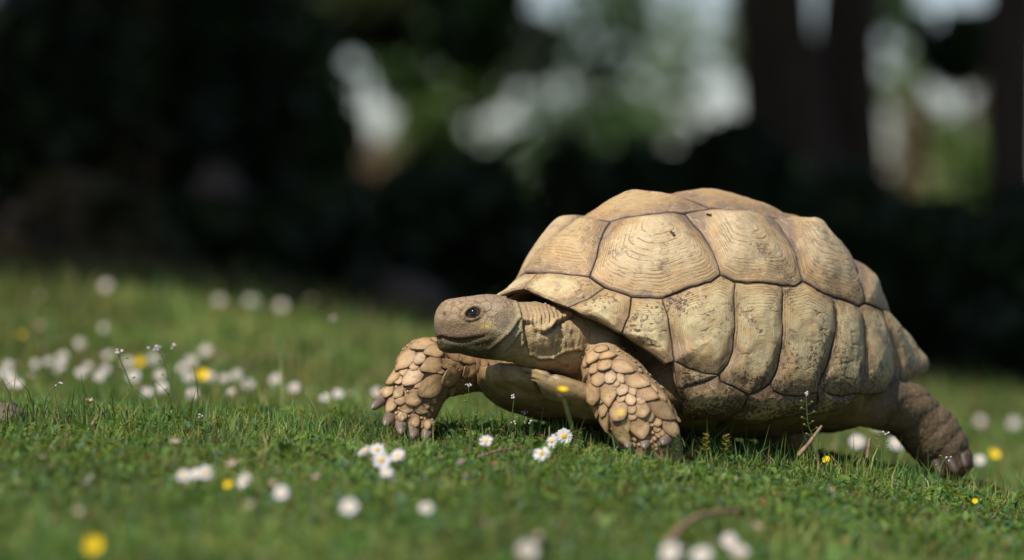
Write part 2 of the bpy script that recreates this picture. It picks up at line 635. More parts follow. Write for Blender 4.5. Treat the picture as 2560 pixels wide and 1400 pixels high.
tree('woodland_tree', 'dark thick trunk rising behind the shell hump, leaning left towards its top', trunk_x(2010, 20), 14.0, 0.24, 7.0, (-0.075, 0), ((-0.2, 0, 6.0), (3.2, 3.0, 2.2)), DARK, 5200, 0.34, 101)
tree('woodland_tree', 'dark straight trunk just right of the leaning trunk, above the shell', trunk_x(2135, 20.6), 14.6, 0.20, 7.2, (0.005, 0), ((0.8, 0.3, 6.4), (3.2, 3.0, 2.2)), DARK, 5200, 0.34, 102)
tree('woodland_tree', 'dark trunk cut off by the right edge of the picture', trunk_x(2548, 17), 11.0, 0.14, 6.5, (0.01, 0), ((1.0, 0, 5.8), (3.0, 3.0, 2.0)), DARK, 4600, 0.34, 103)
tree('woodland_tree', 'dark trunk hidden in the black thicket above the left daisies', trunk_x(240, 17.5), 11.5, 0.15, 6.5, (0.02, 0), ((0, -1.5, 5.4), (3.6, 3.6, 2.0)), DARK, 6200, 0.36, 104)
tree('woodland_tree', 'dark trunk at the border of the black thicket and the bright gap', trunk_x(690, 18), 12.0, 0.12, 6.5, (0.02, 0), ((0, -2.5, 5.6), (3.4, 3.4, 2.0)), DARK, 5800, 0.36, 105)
tree('woodland_tree', 'unseen spreading tree outside the left border, added to shade the thicket', -4.4, 3.4, 0.2, 6.5, (0.05, 0.0), ((0.9, -0.3, 6.0), (3.4, 2.4, 1.7)), DARK, 7500, 0.36, 106)  # this and the next two stand out of view, added to shade the wood
tree('woodland_tree', 'unseen spreading tree far outside the left border, its wide crown added for shade', -5.5, 7.5, 0.2, 7.0, (0.05, 0.0), ((1.5, -0.6, 6.4), (3.8, 3.0, 1.9)), DARK, 6000, 0.38, 107)
tree('woodland_tree', 'unseen tall tree outside the right border, its crown added to shade the floor', 3.4, 4.6, 0.18, 6.5, (-0.08, 0.02), ((-1.7, -1.2, 6.2), (3.4, 2.4, 1.7)), DARK, 7000, 0.36, 108)

# shrubs: black thicket on the left
sh = 'shrubs of the dark thicket'
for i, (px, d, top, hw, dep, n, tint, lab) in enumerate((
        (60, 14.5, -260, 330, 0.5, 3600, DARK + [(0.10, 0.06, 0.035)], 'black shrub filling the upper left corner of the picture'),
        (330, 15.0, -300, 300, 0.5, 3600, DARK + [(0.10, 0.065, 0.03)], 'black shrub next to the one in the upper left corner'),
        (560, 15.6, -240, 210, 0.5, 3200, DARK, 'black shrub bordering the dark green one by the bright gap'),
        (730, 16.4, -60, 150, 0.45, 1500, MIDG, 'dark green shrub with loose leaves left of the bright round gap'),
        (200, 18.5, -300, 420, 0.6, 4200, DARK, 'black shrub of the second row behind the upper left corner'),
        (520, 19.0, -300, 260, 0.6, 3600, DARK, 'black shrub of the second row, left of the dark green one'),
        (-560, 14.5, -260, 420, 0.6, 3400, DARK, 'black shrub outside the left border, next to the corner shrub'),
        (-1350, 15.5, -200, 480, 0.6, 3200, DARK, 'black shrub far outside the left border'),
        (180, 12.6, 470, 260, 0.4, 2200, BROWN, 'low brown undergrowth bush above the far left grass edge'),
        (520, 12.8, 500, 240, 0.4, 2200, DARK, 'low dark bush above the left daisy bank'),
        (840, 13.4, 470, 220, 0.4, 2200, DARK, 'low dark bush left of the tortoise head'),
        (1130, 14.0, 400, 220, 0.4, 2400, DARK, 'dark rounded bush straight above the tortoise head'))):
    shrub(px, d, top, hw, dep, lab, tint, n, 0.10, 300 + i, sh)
sh2 = 'shrubs of the hedge behind the shell'
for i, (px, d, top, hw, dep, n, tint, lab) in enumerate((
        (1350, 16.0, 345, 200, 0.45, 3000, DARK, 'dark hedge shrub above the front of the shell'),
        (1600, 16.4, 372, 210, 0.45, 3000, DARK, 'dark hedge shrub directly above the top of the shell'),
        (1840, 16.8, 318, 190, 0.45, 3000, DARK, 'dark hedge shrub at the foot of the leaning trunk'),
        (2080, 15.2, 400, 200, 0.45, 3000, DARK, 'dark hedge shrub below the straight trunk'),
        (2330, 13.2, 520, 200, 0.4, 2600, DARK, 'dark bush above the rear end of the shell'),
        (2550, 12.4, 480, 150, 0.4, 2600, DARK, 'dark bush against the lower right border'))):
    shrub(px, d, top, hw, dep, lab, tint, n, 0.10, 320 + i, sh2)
sh3 = 'sunlit greenery beyond the wood'
for i, (px, d, top, hw, dep, n, tint, lab) in enumerate((
        (1080, 27, 255, 110, 0.7, 1500, LIME, 'bright green shrub in the sun, seen below the bright gaps'),
        (900, 29, 285, 130, 0.7, 1900, [(0.20, 0.13, 0.075), (0.14, 0.10, 0.06)], 'tan brown dry bush below the round bright gap'),
        (2400, 33, 300, 110, 0.8, 1900, LIME, 'bright lime green shrub between the right hand trunks'),
        (2300, 35, 240, 130, 0.8, 1500, [(0.10, 0.09, 0.03), (0.13, 0.10, 0.05)], 'olive brown shrub behind the lime green one'),
        (1450, 34, 250, 330, 1.0, 2600, MIDG, 'green sunlit shrub line at the bottom of the wide bright gap'))):
    shrub(px, d, top, hw, dep, lab, tint, n, 0.16, 340 + i, sh3)


def spray(px, py, d, hw, hh, n, size, tints, seed, label):
    """A leafy bough hanging into view, on its twig, from a slender tree whose stem stands out of the gap."""
    k = d * K
    c = at(px, py, d)
    g = float(G(c[0], c[1]))
    o = thing('sapling', label, 'tree', (c[0], c[1], g), 'saplings in the bright gaps')
    cz = c[2] - g
    v, q, cl = leaf_cloud((0, 0, cz), (hw * k, hw * k * 0.8, hh * k), n, size, tints, seed, 9, 0.7)
    v[:, 2] = np.maximum(v[:, 2], 0.02)
    link('crown', mesh_np('crown', v, None, q, M_LEAF, None, cl, smooth_=False), o)
    link('trunk', mesh_np('trunk', *tube([(0, 0, -0.1), (0.03, 0, cz * 0.5), (0, 0, cz + hh * k * 0.4)], [0.035, 0.026, 0.008], 8), M_BARK), o)


spray(1180, 40, 22, 130, 130, 900, 0.13, MIDG, 401, 'dark green sapling crown at the top edge, above the head')
spray(900, 35, 24, 290, 85, 2600, 0.13, DARK, 402, 'thin dark sapling crown over the round bright gap')
spray(2395, 110, 21, 95, 95, 520, 0.12, MIDG, 403, 'small round leafy sapling in the right hand bright gap')
spray(1480, 60, 40, 150, 160, 300, 0.22, MIDG, 404, 'thin pale green sapling inside the wide bright gap')
spray(1660, 120, 44, 130, 200, 200, 0.22, LIME, 405, 'sparse light green sapling beside the leaning trunk')
spray(1320, 130, 36, 90, 90, 520, 0.18, DARK, 406, 'dark sapling crown at the left end of the wide bright gap')
spray(2250, 230, 40, 70, 90, 120, 0.2, LIME, 407, 'sparse sapling just right of the straight trunk')
spray(2480, 190, 36, 60, 190, 420, 0.18, BROWN, 408, 'brownish sapling near the trunk at the right edge')

spray(1140, 190, 30, 130, 110, 420, 0.18, LIME, 409, 'light green sapling crown between the round bright gap and the wide one')
spray(990, 150, 26, 60, 120, 420, 0.14, MIDG, 411, 'narrow green sapling at the right side of the round bright gap')
spray(740, 190, 25, 130, 200, 1500, 0.14, MIDG, 410, 'dark green sapling at the left border of the round bright gap')

spray(1560, 250, 42, 210, 110, 130, 0.24, MIDG, 412, 'low sparse sapling across the foot of the wide bright gap')
spray(1850, 60, 46, 60, 160, 160, 0.22, LIME, 413, 'sparse sapling at the edge of the leaning trunk')
spray(2240, 60, 38, 60, 120, 140, 0.2, MIDG, 414, 'sparse sapling high beside the straight trunk')
# far tree line closing the horizon
n = 14000
r = np.random.default_rng(77)
fx = r.uniform(-90, 90, n)
fy = 150 + r.uniform(0, 30, n)
fz = r.uniform(0, 1, n) * (1.6 + 1.2 * noise(np.stack([fx, 0 * fx, 0 * fx], 1), 0.16, 5))
p = np.stack([fx, fy, fz + G(fx, fy)], 1)
d = r.normal(0, 1, (n, 3)) * 0.5
s = np.cross(d, r.normal(0, 1, (n, 3))) * 0.8
V_ = np.stack([p - d, p + s, p + d, p - s], 1).reshape(-1, 3)
link('far_wood', mesh_np('far_wood', V_, None, (np.arange(n) * 4)[:, None] + np.array([[0, 1, 2, 3]]), M_LEAF, None, np.repeat(np.array(MIDG)[r.integers(0, 3, n)] * 1.2, 4, 0), smooth_=False), kind='stuff')

# stones on the shaded floor
m = NT('field stone', 0.85, 0.2)
P = m.pos()
m.color(m.ramp(m.noise(P, 7, 5, 0.65), [(0.3, (0.085, 0.062, 0.045)), (0.7, (0.17, 0.13, 0.10))]))
m.bump(m.noise(P, 30, 5, 0.65), 0.7, 0.01)
M_STONE = m.m


def stone(loc_, rad, label, seed, group=None):
    o = thing('stone', label, 'stone', tuple(loc_), group)
    v, t, q = sphere_np0(np.zeros(3), 1.0, 26, 18)
    v = np.sign(v) * np.abs(v) ** 0.8
    v = v * (1 + 0.34 * fbm(v + seed, 1.5, seed, 4))[:, None] * np.array(rad)
    link('rock', mesh_np('rock', v, t, q, M_STONE), o)


def sphere_np0(c, r, nu=24, nv=16):
    th = np.linspace(0, np.pi, nv + 1)[1:-1]
    ph = np.linspace(0, 2 * np.pi, nu, endpoint=False)
    T, F = np.meshgrid(th, ph, indexing='ij')
    v = np.stack([np.sin(T) * np.cos(F), np.sin(T) * np.sin(F), np.cos(T)], -1).reshape(-1, 3)
    v = np.concatenate([v, [[0, 0, 1]], [[0, 0, -1]]])
    idx = np.arange((nv - 1) * nu).reshape(nv - 1, nu)
    q = np.stack([idx[:-1], idx[1:], np.roll(idx[1:], -1, 1), np.roll(idx[:-1], -1, 1)], -1).reshape(-1, 4)
    n = (nv - 1) * nu
    t = np.concatenate([np.stack([np.full(nu, n), idx[0], np.roll(idx[0], -1)], -1), np.stack([np.full(nu, n + 1), np.roll(idx[-1], -1), idx[-1]], -1)])
    return v * r + c, t, q


for px, py, d, rx, rz, lab in ((2450, 850, 13.2, 0.17, 0.13, 'dim brown boulder behind the raised hind leg'),
                               (830, 560, 13.6, 0.16, 0.10, 'dim grey stone in the dark, left of the tortoise head'),
                               (560, 500, 14.2, 0.13, 0.09, 'dim grey stone in the thicket above the left daisies'),
                               (1010, 715, 12.9, 0.15, 0.03, 'low brown stone at the grass edge, just left of the shell front'),
                               (300, 650, 12.9, 0.2, 0.06, 'low brown stone at the grass edge, far left')):
    c = at(px, py, d)
    gz = float(G(c[0], c[1]))
    top = c[2] + rz
    stone((c[0], c[1], (gz + top) / 2 - 0.02), (rx, rx, max((top - gz) / 2 + 0.02, 0.03)), lab, int(px), 'stones at the wood edge')

# ------------------------------------------------------------------ tortoise: the frame of its body
TH, PITCH = 0.6911, 0.0533
_f = np.array([-math.cos(TH), -math.sin(TH), 0.0])
_l = np.array([math.sin(TH), -math.cos(TH), 0.0])
_u = np.array([0, 0, 1.0])
RT = np.stack([_f * math.cos(PITCH) + _u * math.sin(PITCH), _l, -_f * math.sin(PITCH) + _u * math.cos(PITCH)])
TC = np.array([0.2953, 0.22, 0.1002])
DOME = dict(Af=0.3722, Ar=0.4314, B=0.2646, H=0.3094, n=1.9509, m=2.2137, Hlow=0.092)
TBASE = np.array([TC[0], TC[1], float(G(TC[0], TC[1]))])


def l2w(q):
    return np.asarray(q) @ RT + TC


def w2l(p):
    return (np.asarray(p) - TC) @ RT.T


def dome_F(q):
    a, l, u = q[..., 0], q[..., 1], q[..., 2]
    A = np.where(a > 0, DOME['Af'], DOME['Ar'])
    r = np.abs(a / A) ** DOME['n'] + np.abs(l / DOME['B']) ** DOME['n']
    H = np.where(u > 0, DOME['H'], DOME['Hlow'])
    return r ** (DOME['m'] / DOME['n']) + np.abs(u / H) ** DOME['m']


def dome_g(q):
    return dome_F(q) ** (1 / DOME['m'])


def dome_pt(d, g=1.0):
    d = d / np.linalg.norm(d, axis=-1, keepdims=True)
    return d * (np.asarray(g) / dome_g(d))[..., None]


def dome_n(q):
    e = 1e-4
    g = np.stack([dome_F(q + e * np.eye(3)[i]) - dome_F(q - e * np.eye(3)[i]) for i in range(3)], -1)
    return g / np.linalg.norm(g, axis=-1, keepdims=True)


def hit_dome(px, py):
    r = ray(px, py)
    t = np.linspace(D - 0.5, D + 0.9, 561)
    F = dome_F(w2l(CAM + t[:, None] * r)) - 1
    i = np.where(F < 0)[0]
    if len(i) == 0:
        q = w2l(CAM + t[int(np.argmin(F))] * r)
        return q / dome_g(q)
    lo, hi = t[i[0] - 1], t[i[0]]
    for _ in range(30):
        m = 0.5 * (lo + hi)
        if dome_F(w2l(CAM + m * r)) < 1:
            hi = m
        else:
            lo = m
    return w2l(CAM + hi * r)


def hit_l(px, py, l):
    """Point on the sight line where the sideways coordinate of the tortoise equals l."""
    o = w2l(CAM)
    d = RT @ ray(px, py)
    return o + (l - o[1]) / d[1] * d


V = {}                         # seam junctions of the shell, tortoise coordinates (forward, left, up)
for k_, p_ in dict(vf=(1345, 683), b=(1471, 692), c=(1525, 552), d=(1712, 532), e=(1775, 517), f=(1932, 541), C12=(1804, 688),
                   C23=(2011, 703), C34=(2166, 756), C34t=(2126, 636), M12=(1509, 720), M23=(1580, 744), M34=(1657, 743), M45=(1839, 704), M56=(1957, 715),
                   M67=(2085, 740), M78=(2147, 764), M89=(2207, 771), r34=(1687, 902), r45=(1800, 937), r56=(1928, 957), r67=(2051, 964), r78=(2147, 984),
                   r89=(2238, 959)).items():
    V[k_] = hit_dome(*p_)
V['vf'] = hit_l(1345, 683, 0.0)
V['m0'] = hit_l(1307, 722, 0.0)
V['r12'] = hit_l(1424, 767, 0.105)
V['r23'] = hit_l(1556, 832, 0.168)
V['r34'] = hit_l(1687, 902, 0.214)
V['r910'] = hit_l(2303, 935, 0.128)
V['r10'] = hit_l(2329, 914, 0.094)
_d = lambda a, l, u, g=1.0: dome_pt(np.array([a, l, u]), g)
V['g'] = _d(-0.15, 0.105, 0.265)
V['h'] = _d(-0.315, 0.06, 0.19)
V['v5a'] = _d(-0.365, 0.105, 0.13)
V['s'] = _d(-0.41, 0.05, 0.125)
V['tail'] = np.array([-0.452, 0.0, 0.035])


def seam_warp(q):
    """Small wander given to every seam, the same for both plates that share it."""
    r = np.linalg.norm(q, axis=-1, keepdims=True)
    w = np.stack([noise(q, 22, 11), noise(q, 22, 12), noise(q, 22, 13)], -1) * 0.0022
    w += np.stack([noise(q, 70, 14), noise(q, 70, 15), noise(q, 70, 16)], -1) * 0.0009
    return w * np.minimum(1, r / 0.1)


def poly_dense(P, step):
    """Boundary through the listed points as unit directions with a radius factor, evenly split."""
    out = []
    n = len(P)
    for i in range(n):
        a, b = P[i], P[(i + 1) % n]
        k = max(2, int(round(np.linalg.norm(a - b) / step)))
        da, db = a / np.linalg.norm(a), b / np.linalg.norm(b)
        ga, gb = dome_g(a), dome_g(b)
        for j in range(k):
            t = j / k
            out.append(np.append(da * (1 - t) + db * t, ga * (1 - t) + gb * t))
    return np.array(out)


RING_N = 15


def scute_mesh(name, P, apex, hump, near, mat, gap=0.0004, skirt=0.011, ringamp=0.0010, sharp=1.15, edge=0.0019, dull=0.0, seed=0, ring0=0.08, rim=False):
    P = [np.asarray(p) for p in P]
    step = 0.0052 if near else 0.016
    B = poly_dense(P, step)
    nk = len(B)
    bd = B[:, :3]
    bg = B[:, 3]
    ad = apex / np.linalg.norm(apex)
    ag = dome_g(apex)
    nr = 64 if near else 14
    s = np.linspace(0, 1, nr + 1)[1:]
    s = 1 - (1 - s) ** 1.15
    ss = s[:, None]
    # rings grow rounder towards the areola
    bsm = bd.copy()
    bgs = bg.copy()
    for _ in range(max(4, nk // 5)):
        bsm = (np.roll(bsm, 1, 0) + 2 * bsm + np.roll(bsm, -1, 0)) / 4
    w_ = (ss ** 2.2)[..., None]
    bdir = bd[None] * w_ + bsm[None] * (1 - w_)
    dirs = ad * (1 - ss[..., None]) + bdir * ss[..., None]
    g = ag * (1 - ss) + bg[None] * ss
    base = dome_pt(dirs.reshape(-1, 3), g.reshape(-1)).reshape(nr, nk, 3)
    base = base + seam_warp(base)
    apx = dome_pt(ad[None], np.array([ag]))[0]
    apx = apx + seam_warp(apx[None])[0]
    # gap: pull the last rings in
    cen = base[-1].mean(0)
    rad = np.linalg.norm(base[-1] - apx, axis=1)[None, :, None]
    pull = (gap / np.maximum(rad, 0.01)) * (ss[..., None] ** 6)
    base = base + (apx - base) * pull
    N = dome_n(base)
    ang = np.arange(nk) / nk * 2 * np.pi
    sB = ss + 0 * ang[None]
    nz = fbm(base, 30, seed + 3, 2)
    sw = np.clip(sB + 0.012 * nz * sB, 0, 1)
    se = np.clip((sw - 0.10) / 0.90, 0, 1)
    h = hump * ((1 - se) ** sharp * (1 - dull) + (1 - se ** 2.2) * dull)
    # growth ridges crowd towards the lower edge of the upper plates and the upper edge of the rim plates
    dv = base - apx
    wd = smooth(-0.15, 0.55, (-dv[..., 2] if not rim else dv[..., 2]) / (np.linalg.norm(dv, axis=-1) + 1e-6))
    wd = wd * smooth(0.05, 0.2, sB) + 0.5 * (1 - smooth(0.05, 0.2, sB))
    sr = sw + 0.006 * noise(base, 60, seed + 40)
    ph = RING_N * sr ** 2.0 + 0.2 * fbm(base, 14, seed + 9, 2)
    fr = ph - np.floor(ph)
    ring = fr ** 2.2 - 0.3
    amp = ringamp * smooth(ring0, ring0 + 0.2, sB) * (0.55 + 0.45 * noise(base, 18, seed + 21)) * (0.15 + 0.85 * wd)
    h = h - amp * ring
    h = h - 0.0006 * smooth(0.84, 0.9, sB) * wd * np.sin(sr * 260.0)
    h = h - edge * smooth(0.955, 1.0, sB) ** 2 - 0.0026 * smooth(0.50, 0.99, sB) * (1 - 0.6 * wd)
    if rim:
        cr_ = np.sin(base[..., 2] * 210.0 + 2.5 * noise(base, 20, seed + 51) + 1.5 * noise(base, 60, seed + 52))
        h = h - 0.0010 * smooth(0.86, 1.0, cr_) * smooth(0.0, 0.5, noise(base, 26, seed + 53)) * (1 - smooth(0.7, 0.85, sB))
    h = h + 0.0016 * fbm(base, 16, seed + 31, 3) + 0.0004 * noise(base, 150, seed + 33)
    top = base + N * h[..., None]
    # skirt: two more rings going down
    sk1 = base[-1] + N[-1] * (-edge - skirt * 0.35) + (apx - base[-1]) * 0.002
    sk2 = base[-1] + N[-1] * (-edge - skirt) + (apx - base[-1]) * (0.004 / np.maximum(rad[0], 0.01))
    na = dome_n(apx[None])[0]
    verts = np.concatenate([(apx + na * (hump + 0.0004))[None], top.reshape(-1, 3), sk1, sk2])
    rows = nr + 2
    idx = 1 + np.arange(rows * nk).reshape(rows, nk)
    a_, b_ = idx[:-1], idx[1:]
    quads = np.stack([a_, b_, np.roll(b_, -1, 1), np.roll(a_, -1, 1)], -1).reshape(-1, 4)
    tris = np.stack([np.zeros(nk, int), idx[0], np.roll(idx[0], -1)], -1)
    uv = np.zeros((len(verts), 2))
    uv[1:1 + nr * nk, 1] = np.repeat(s, nk)
    uv[1 + nr * nk:, 1] = 1.0
    uv[0, 0] = 0.5
    uv[1:1 + nr * nk, 0] = wd.reshape(-1)
    uv[1 + nr * nk:, 0] = 0.5
    W = l2w(verts) - TBASE
    # winding: make it face outward
    p0, p1, p2 = W[tris[0][0]], W[tris[0][1]], W[tris[0][2]]
    if np.dot(np.cross(p1 - p0, p2 - p0), na @ RT) < 0:
        quads = quads[:, ::-1]
        tris = tris[:, ::-1]
    return mesh_np(name, W, tris, quads, mat, uv), (dirs, g, bd, bg)


def scute_material(name, pale, tan, edgec, speck, pale_end=0.6, ring_dark=0.6, ring0=0.1, rim=False):
    m = NT(name, 0.55, 0.28)
    uvn = m.n('UVMap')
    uvn.uv_map = 'uv'
    sep = m.n('SeparateXYZ')
    m.l(uvn.outputs[0], sep.inputs[0])
    s, wd = sep.outputs['Y'], sep.outputs['X']
    P = m.pos()
    px = m.n('SeparateXYZ')
    m.l(P, px.inputs[0])
    n1 = m.noise(P, 26, 4, 0.6)
    n2 = m.noise(P, 11, 3, 0.6)
    n3 = m.noise(P, 160, 3, 0.65)
    # horn fibre: streaks that follow the growth rings, broken up along their length
    cb = m.n('CombineXYZ')
    m.l(m.math('MULTIPLY', px.outputs['X'], 34.0), cb.inputs[0])
    m.l(m.math('MULTIPLY', px.outputs['Y'], 34.0), cb.inputs[1])
    m.l(m.math('MULTIPLY', s, 46.0), cb.inputs[2])
    fib = m.noise(cb.outputs[0], 1.0, 5, 0.68)
    s2 = m.math('ADD', s, m.math('MULTIPLY', m.math('SUBTRACT', n2, 0.5), 0.34))
    s2 = m.math('SUBTRACT', s2, m.math('MULTIPLY', m.math('SUBTRACT', wd, 0.5), 0.32))
    base = m.ramp(s2, [(0.0, pale), (pale_end * 0.75, pale), (pale_end + 0.14, tan), (0.90, edgec), (1.0, edgec)])
    light = tuple(min(0.75, x * 1.22) for x in pale)
    base = m.mix(m.math('MULTIPLY', m.step(fib, 0.50, 0.70), 0.75), base, light)
    base = m.mix(m.math('MULTIPLY', m.step(fib, 0.48, 0.30), 0.55), base, (0.30, 0.185, 0.10))
    base = m.mix(m.math('MULTIPLY', m.step(m.noise(P, 19, 4, 0.6), 0.50, 0.70), 0.55), base, (0.46, 0.265, 0.105))
    # growth lines
    sr = m.math('ADD', s, m.math('MULTIPLY', m.math('SUBTRACT', n1, 0.5), 0.03))
    ph = m.math('ADD', m.math('MULTIPLY', m.math('POWER', sr, 2.0), RING_N * 6.2832), m.math('MULTIPLY', n2, 3.0))
    line = m.step(m.math('SINE', ph), 0.72, 1.0)
    brk = m.math('MULTIPLY', m.step(m.noise(P, 44, 3), 0.38, 0.60), m.step(s, ring0, ring0 + 0.2))
    brk = m.math('MULTIPLY', brk, m.math('ADD', 0.25, m.math('MULTIPLY', wd, 0.75)))
    base = m.mix(m.math('MULTIPLY', m.math('MULTIPLY', line, brk), ring_dark), base, (0.27, 0.145, 0.05))
    crease = None
    if rim:
        cz = m.math('ADD', m.math('MULTIPLY', px.outputs['Z'], 205.0), m.math('MULTIPLY', m.noise(P, 24, 3), 9.0))
        crease = m.math('MULTIPLY', m.step(m.math('SINE', cz), 0.90, 1.0), m.step(m.noise(P, 30, 2), 0.50, 0.62))
        crease = m.math('MULTIPLY', crease, m.step(s, 0.86, 0.70))
        base = m.mix(m.math('MULTIPLY', crease, 0.7), base, (0.40, 0.22, 0.07))
    # worn grey patches, brown dirt specks and smears
    base = m.mix(m.math('MULTIPLY', m.step(m.noise(P, 30, 6, 0.75), 0.51, 0.66), 0.6), base, (0.21, 0.15, 0.11))
    clump = m.math('MULTIPLY', m.math('SUBTRACT', m.noise(P, 15, 4), 0.5), 0.55)
    if rim:
        clump = m.math('ADD', clump, m.math('MULTIPLY', m.step(px.outputs['Z'], 0.18, 0.06), 0.15))
    sp = m.step(m.math('ADD', m.noise(P, 170, 5, 0.75), clump), 0.565, 0.66)
    base = m.mix(m.math('MULTIPLY', sp, speck), base, (0.10, 0.058, 0.032))
    sc_ = m.n('TexWave', wave_type='BANDS')
    m.l(P, sc_.inputs['Vector'])
    sc_.inputs['Scale'].default_value = 9.0
    sc_.inputs['Distortion'].default_value = 26.0
    sc_.inputs['Detail'].default_value = 4.0
    base = m.mix(m.math('MULTIPLY', m.step(sc_.outputs['Fac'], 0.985, 1.0), 0.35), base, (0.62, 0.53, 0.38))
    # the dark line in the seam
    sl = m.math('ADD', s, m.math('MULTIPLY', m.math('SUBTRACT', n3, 0.5), 0.02))
    base = m.mix(m.math('MULTIPLY', m.step(sl, 0.965, 0.99), 0.9), base, (0.07, 0.05, 0.042))
    m.color(base)
    hgt = m.math('ADD', m.math('MULTIPLY', n3, 0.45), m.math('MULTIPLY', fib, 0.75))
    hgt = m.math('SUBTRACT', hgt, m.math('MULTIPLY', m.math('MULTIPLY', line, brk), 0.5))
    if crease is not None:
        hgt = m.math('SUBTRACT', hgt, m.math('MULTIPLY', crease, 0.9))
    m.bump(hgt, 0.75, 0.0022)
    m.l(m.math('ADD', 0.42, m.math('MULTIPLY', fib, 0.3)), m.b.inputs['Roughness'])
    return m.m


M_COST = scute_material('costal scute horn', (0.52, 0.40, 0.235), (0.43, 0.29, 0.15), (0.225, 0.16, 0.115), 0.5, 0.60, 0.85)
M_VERT = scute_material('vertebral scute horn', (0.47, 0.335, 0.175), (0.42, 0.275, 0.135), (0.235, 0.165, 0.115), 0.35, 0.45, 0.6)
M_MARG = scute_material('marginal scute horn', (0.52, 0.42, 0.23), (0.42, 0.275, 0.13), (0.26, 0.175, 0.10), 0.95, 0.68, 0.65, 0.5, rim=True)
M_BRIDGE = scute_material('bridge scute horn', (0.42, 0.32, 0.165), (0.34, 0.22, 0.10), (0.19, 0.125, 0.07), 1.0, 0.66, 0.4, 0.6, rim=True)
m_ = NT('shell seam', 0.7, 0.2)
m_.color(m_.ramp(m_.noise(m_.pos(), 45, 3), [(0.3, (0.05, 0.036, 0.03)), (0.7, (0.13, 0.085, 0.055))]))
M_SEAM = m_.m
m_ = NT('shell underside horn', 0.5, 0.35)
m_.color(m_.ramp(m_.noise(m_.pos(), 22, 4), [(0.3, (0.30, 0.19, 0.075)), (0.7, (0.44, 0.31, 0.15))]))
M_UNDER = m_.m

tortoise = thing('tortoise', 'large tan spurred tortoise striding over the daisy lawn, head turned towards the camera', 'tortoise', TBASE)

mir = lambda p: np.array([p[0], -p[1], p[2]])
hd = hit_dome
SC = []                        # (name, boundary, apex, hump, near, material, options)


def both(name, P, apex, hump, mat, **kw):
    SC.append((name, P, apex, hump, True, mat, kw))
    SC.append((name, [mir(p) for p in P], mir(apex), hump, False, mat, kw))


s_V1C1 = [hd(1509, 578), hd(1489, 640)]
s_C12 = [hd(1737, 560), hd(1786, 637)]
s_C23 = [hd(1960, 580), hd(1989, 637)]
s_C34 = [hd(2149, 692)]
both('costal_scute', [V['c'], V['d']] + s_C12 + [V['C12'], hd(1780, 705), hd(1709, 722), V['M34'], V['M23'], V['M12'], V['b']] + s_V1C1[::-1],
     hd(1644, 572), 0.021, M_COST, seed=1)
both('costal_scute', [V['d'], V['e'], V['f']] + s_C23 + [V['C23'], hd(1992, 714), V['M56'], V['M45'], V['C12']] + s_C12[::-1],
     hd(1836, 560), 0.020, M_COST, seed=2)
both('costal_scute', [V['f'], V['g'], V['C34t']] + s_C34 + [V['C34'], V['M78'], V['M67'], hd(2042, 725), V['C23']] + s_C23[::-1],
     hd(2026, 577), 0.026, M_COST, seed=3)
both('costal_scute', [V['C34t'], V['h'], V['v5a'], V['M89'], V['C34']] + s_C34[::-1], _d(-0.30, 0.135, 0.19), 0.012, M_COST, seed=4)


def mid(name, P, apex, hump, mat, **kw):
    """A plate that crosses the midline: boundary of the near half, mirrored."""
    Q = list(P) + [mir(p) for p in P[::-1] if abs(p[1]) > 1e-6]
    SC.append((name, Q, apex, hump, True, mat, kw))


vfront = V['vf'] * np.array([1, 0, 1])
mid('vertebral_scute', [vfront, V['b']] + s_V1C1[::-1] + [V['c']], _d(0.262, 0.0, 0.262), 0.014, M_VERT, seed=11)
mid('vertebral_scute', [V['c'], V['d'], V['e']], _d(0.135, 0.0, 0.29), 0.017, M_VERT, seed=12)
mid('vertebral_scute', [V['e'], V['f'], V['g']], _d(-0.035, 0.0, 0.29), 0.017, M_VERT, seed=13)
mid('vertebral_scute', [V['g'], V['C34t'], V['h']], _d(-0.215, 0.0, 0.27), 0.015, M_VERT, seed=14)
mid('vertebral_scute', [V['h'], V['v5a'], V['s']], _d(-0.375, 0.0, 0.20), 0.022, M_VERT, seed=15)


def cen(*p):
    q = np.mean(p, 0)
    return q / dome_g(q) * np.mean([dome_g(x) for x in p])


def rim_l(pts, la, lb):
    n = len(pts) + 1
    return [hit_l(x, y, la + (lb - la) * (i + 1) / n) for i, (x, y) in enumerate(pts)]


rM1 = rim_l([(1329, 729), (1351, 738), (1388, 754)], 0.0, 0.105)
rM2 = rim_l([(1451, 783), (1494, 803), (1527, 820)], 0.105, 0.168)
rM3 = rim_l([(1599, 862), (1635, 887), (1667, 910)], 0.168, 0.214)
sM12 = [hit_l(1470, 748, 0.112)]
sM23 = [hit_l(1573, 790, 0.161)]
sM34 = [hd(1668, 790), hd(1680, 856)]
sM45 = [hd(1838, 820), hd(1834, 880), hd(1821, 914)]
sM56 = [hd(1959, 775), hd(1956, 880), hd(1949, 920)]
sM67 = [hd(2092, 800), hd(2086, 860), hd(2078, 898)]
sM78 = [hd(2165, 826), hd(2169, 880), hd(2163, 932)]
sM89 = [hd(2223, 826), hd(2237, 877), hd(2241, 920)]
both('marginal_scute', [vfront, V['b'], V['M12']] + sM12 + [V['r12']] + rM1[::-1] + [V['m0']], cen(V['m0'], V['m0'], V['m0'], rM1[1], rM1[0], V['r12'], V['b']), 0.002, M_MARG, seed=21, ringamp=0.0006, ring0=0.3)
both('marginal_scute', [V['M12'], V['M23']] + sM23 + [V['r23']] + rM2[::-1] + [V['r12']] + sM12[::-1], cen(rM2[0], rM2[1], V['r12'], rM2[0], V['M23'], V['r23']), 0.003, M_MARG, seed=22, ringamp=0.0006, ring0=0.3)
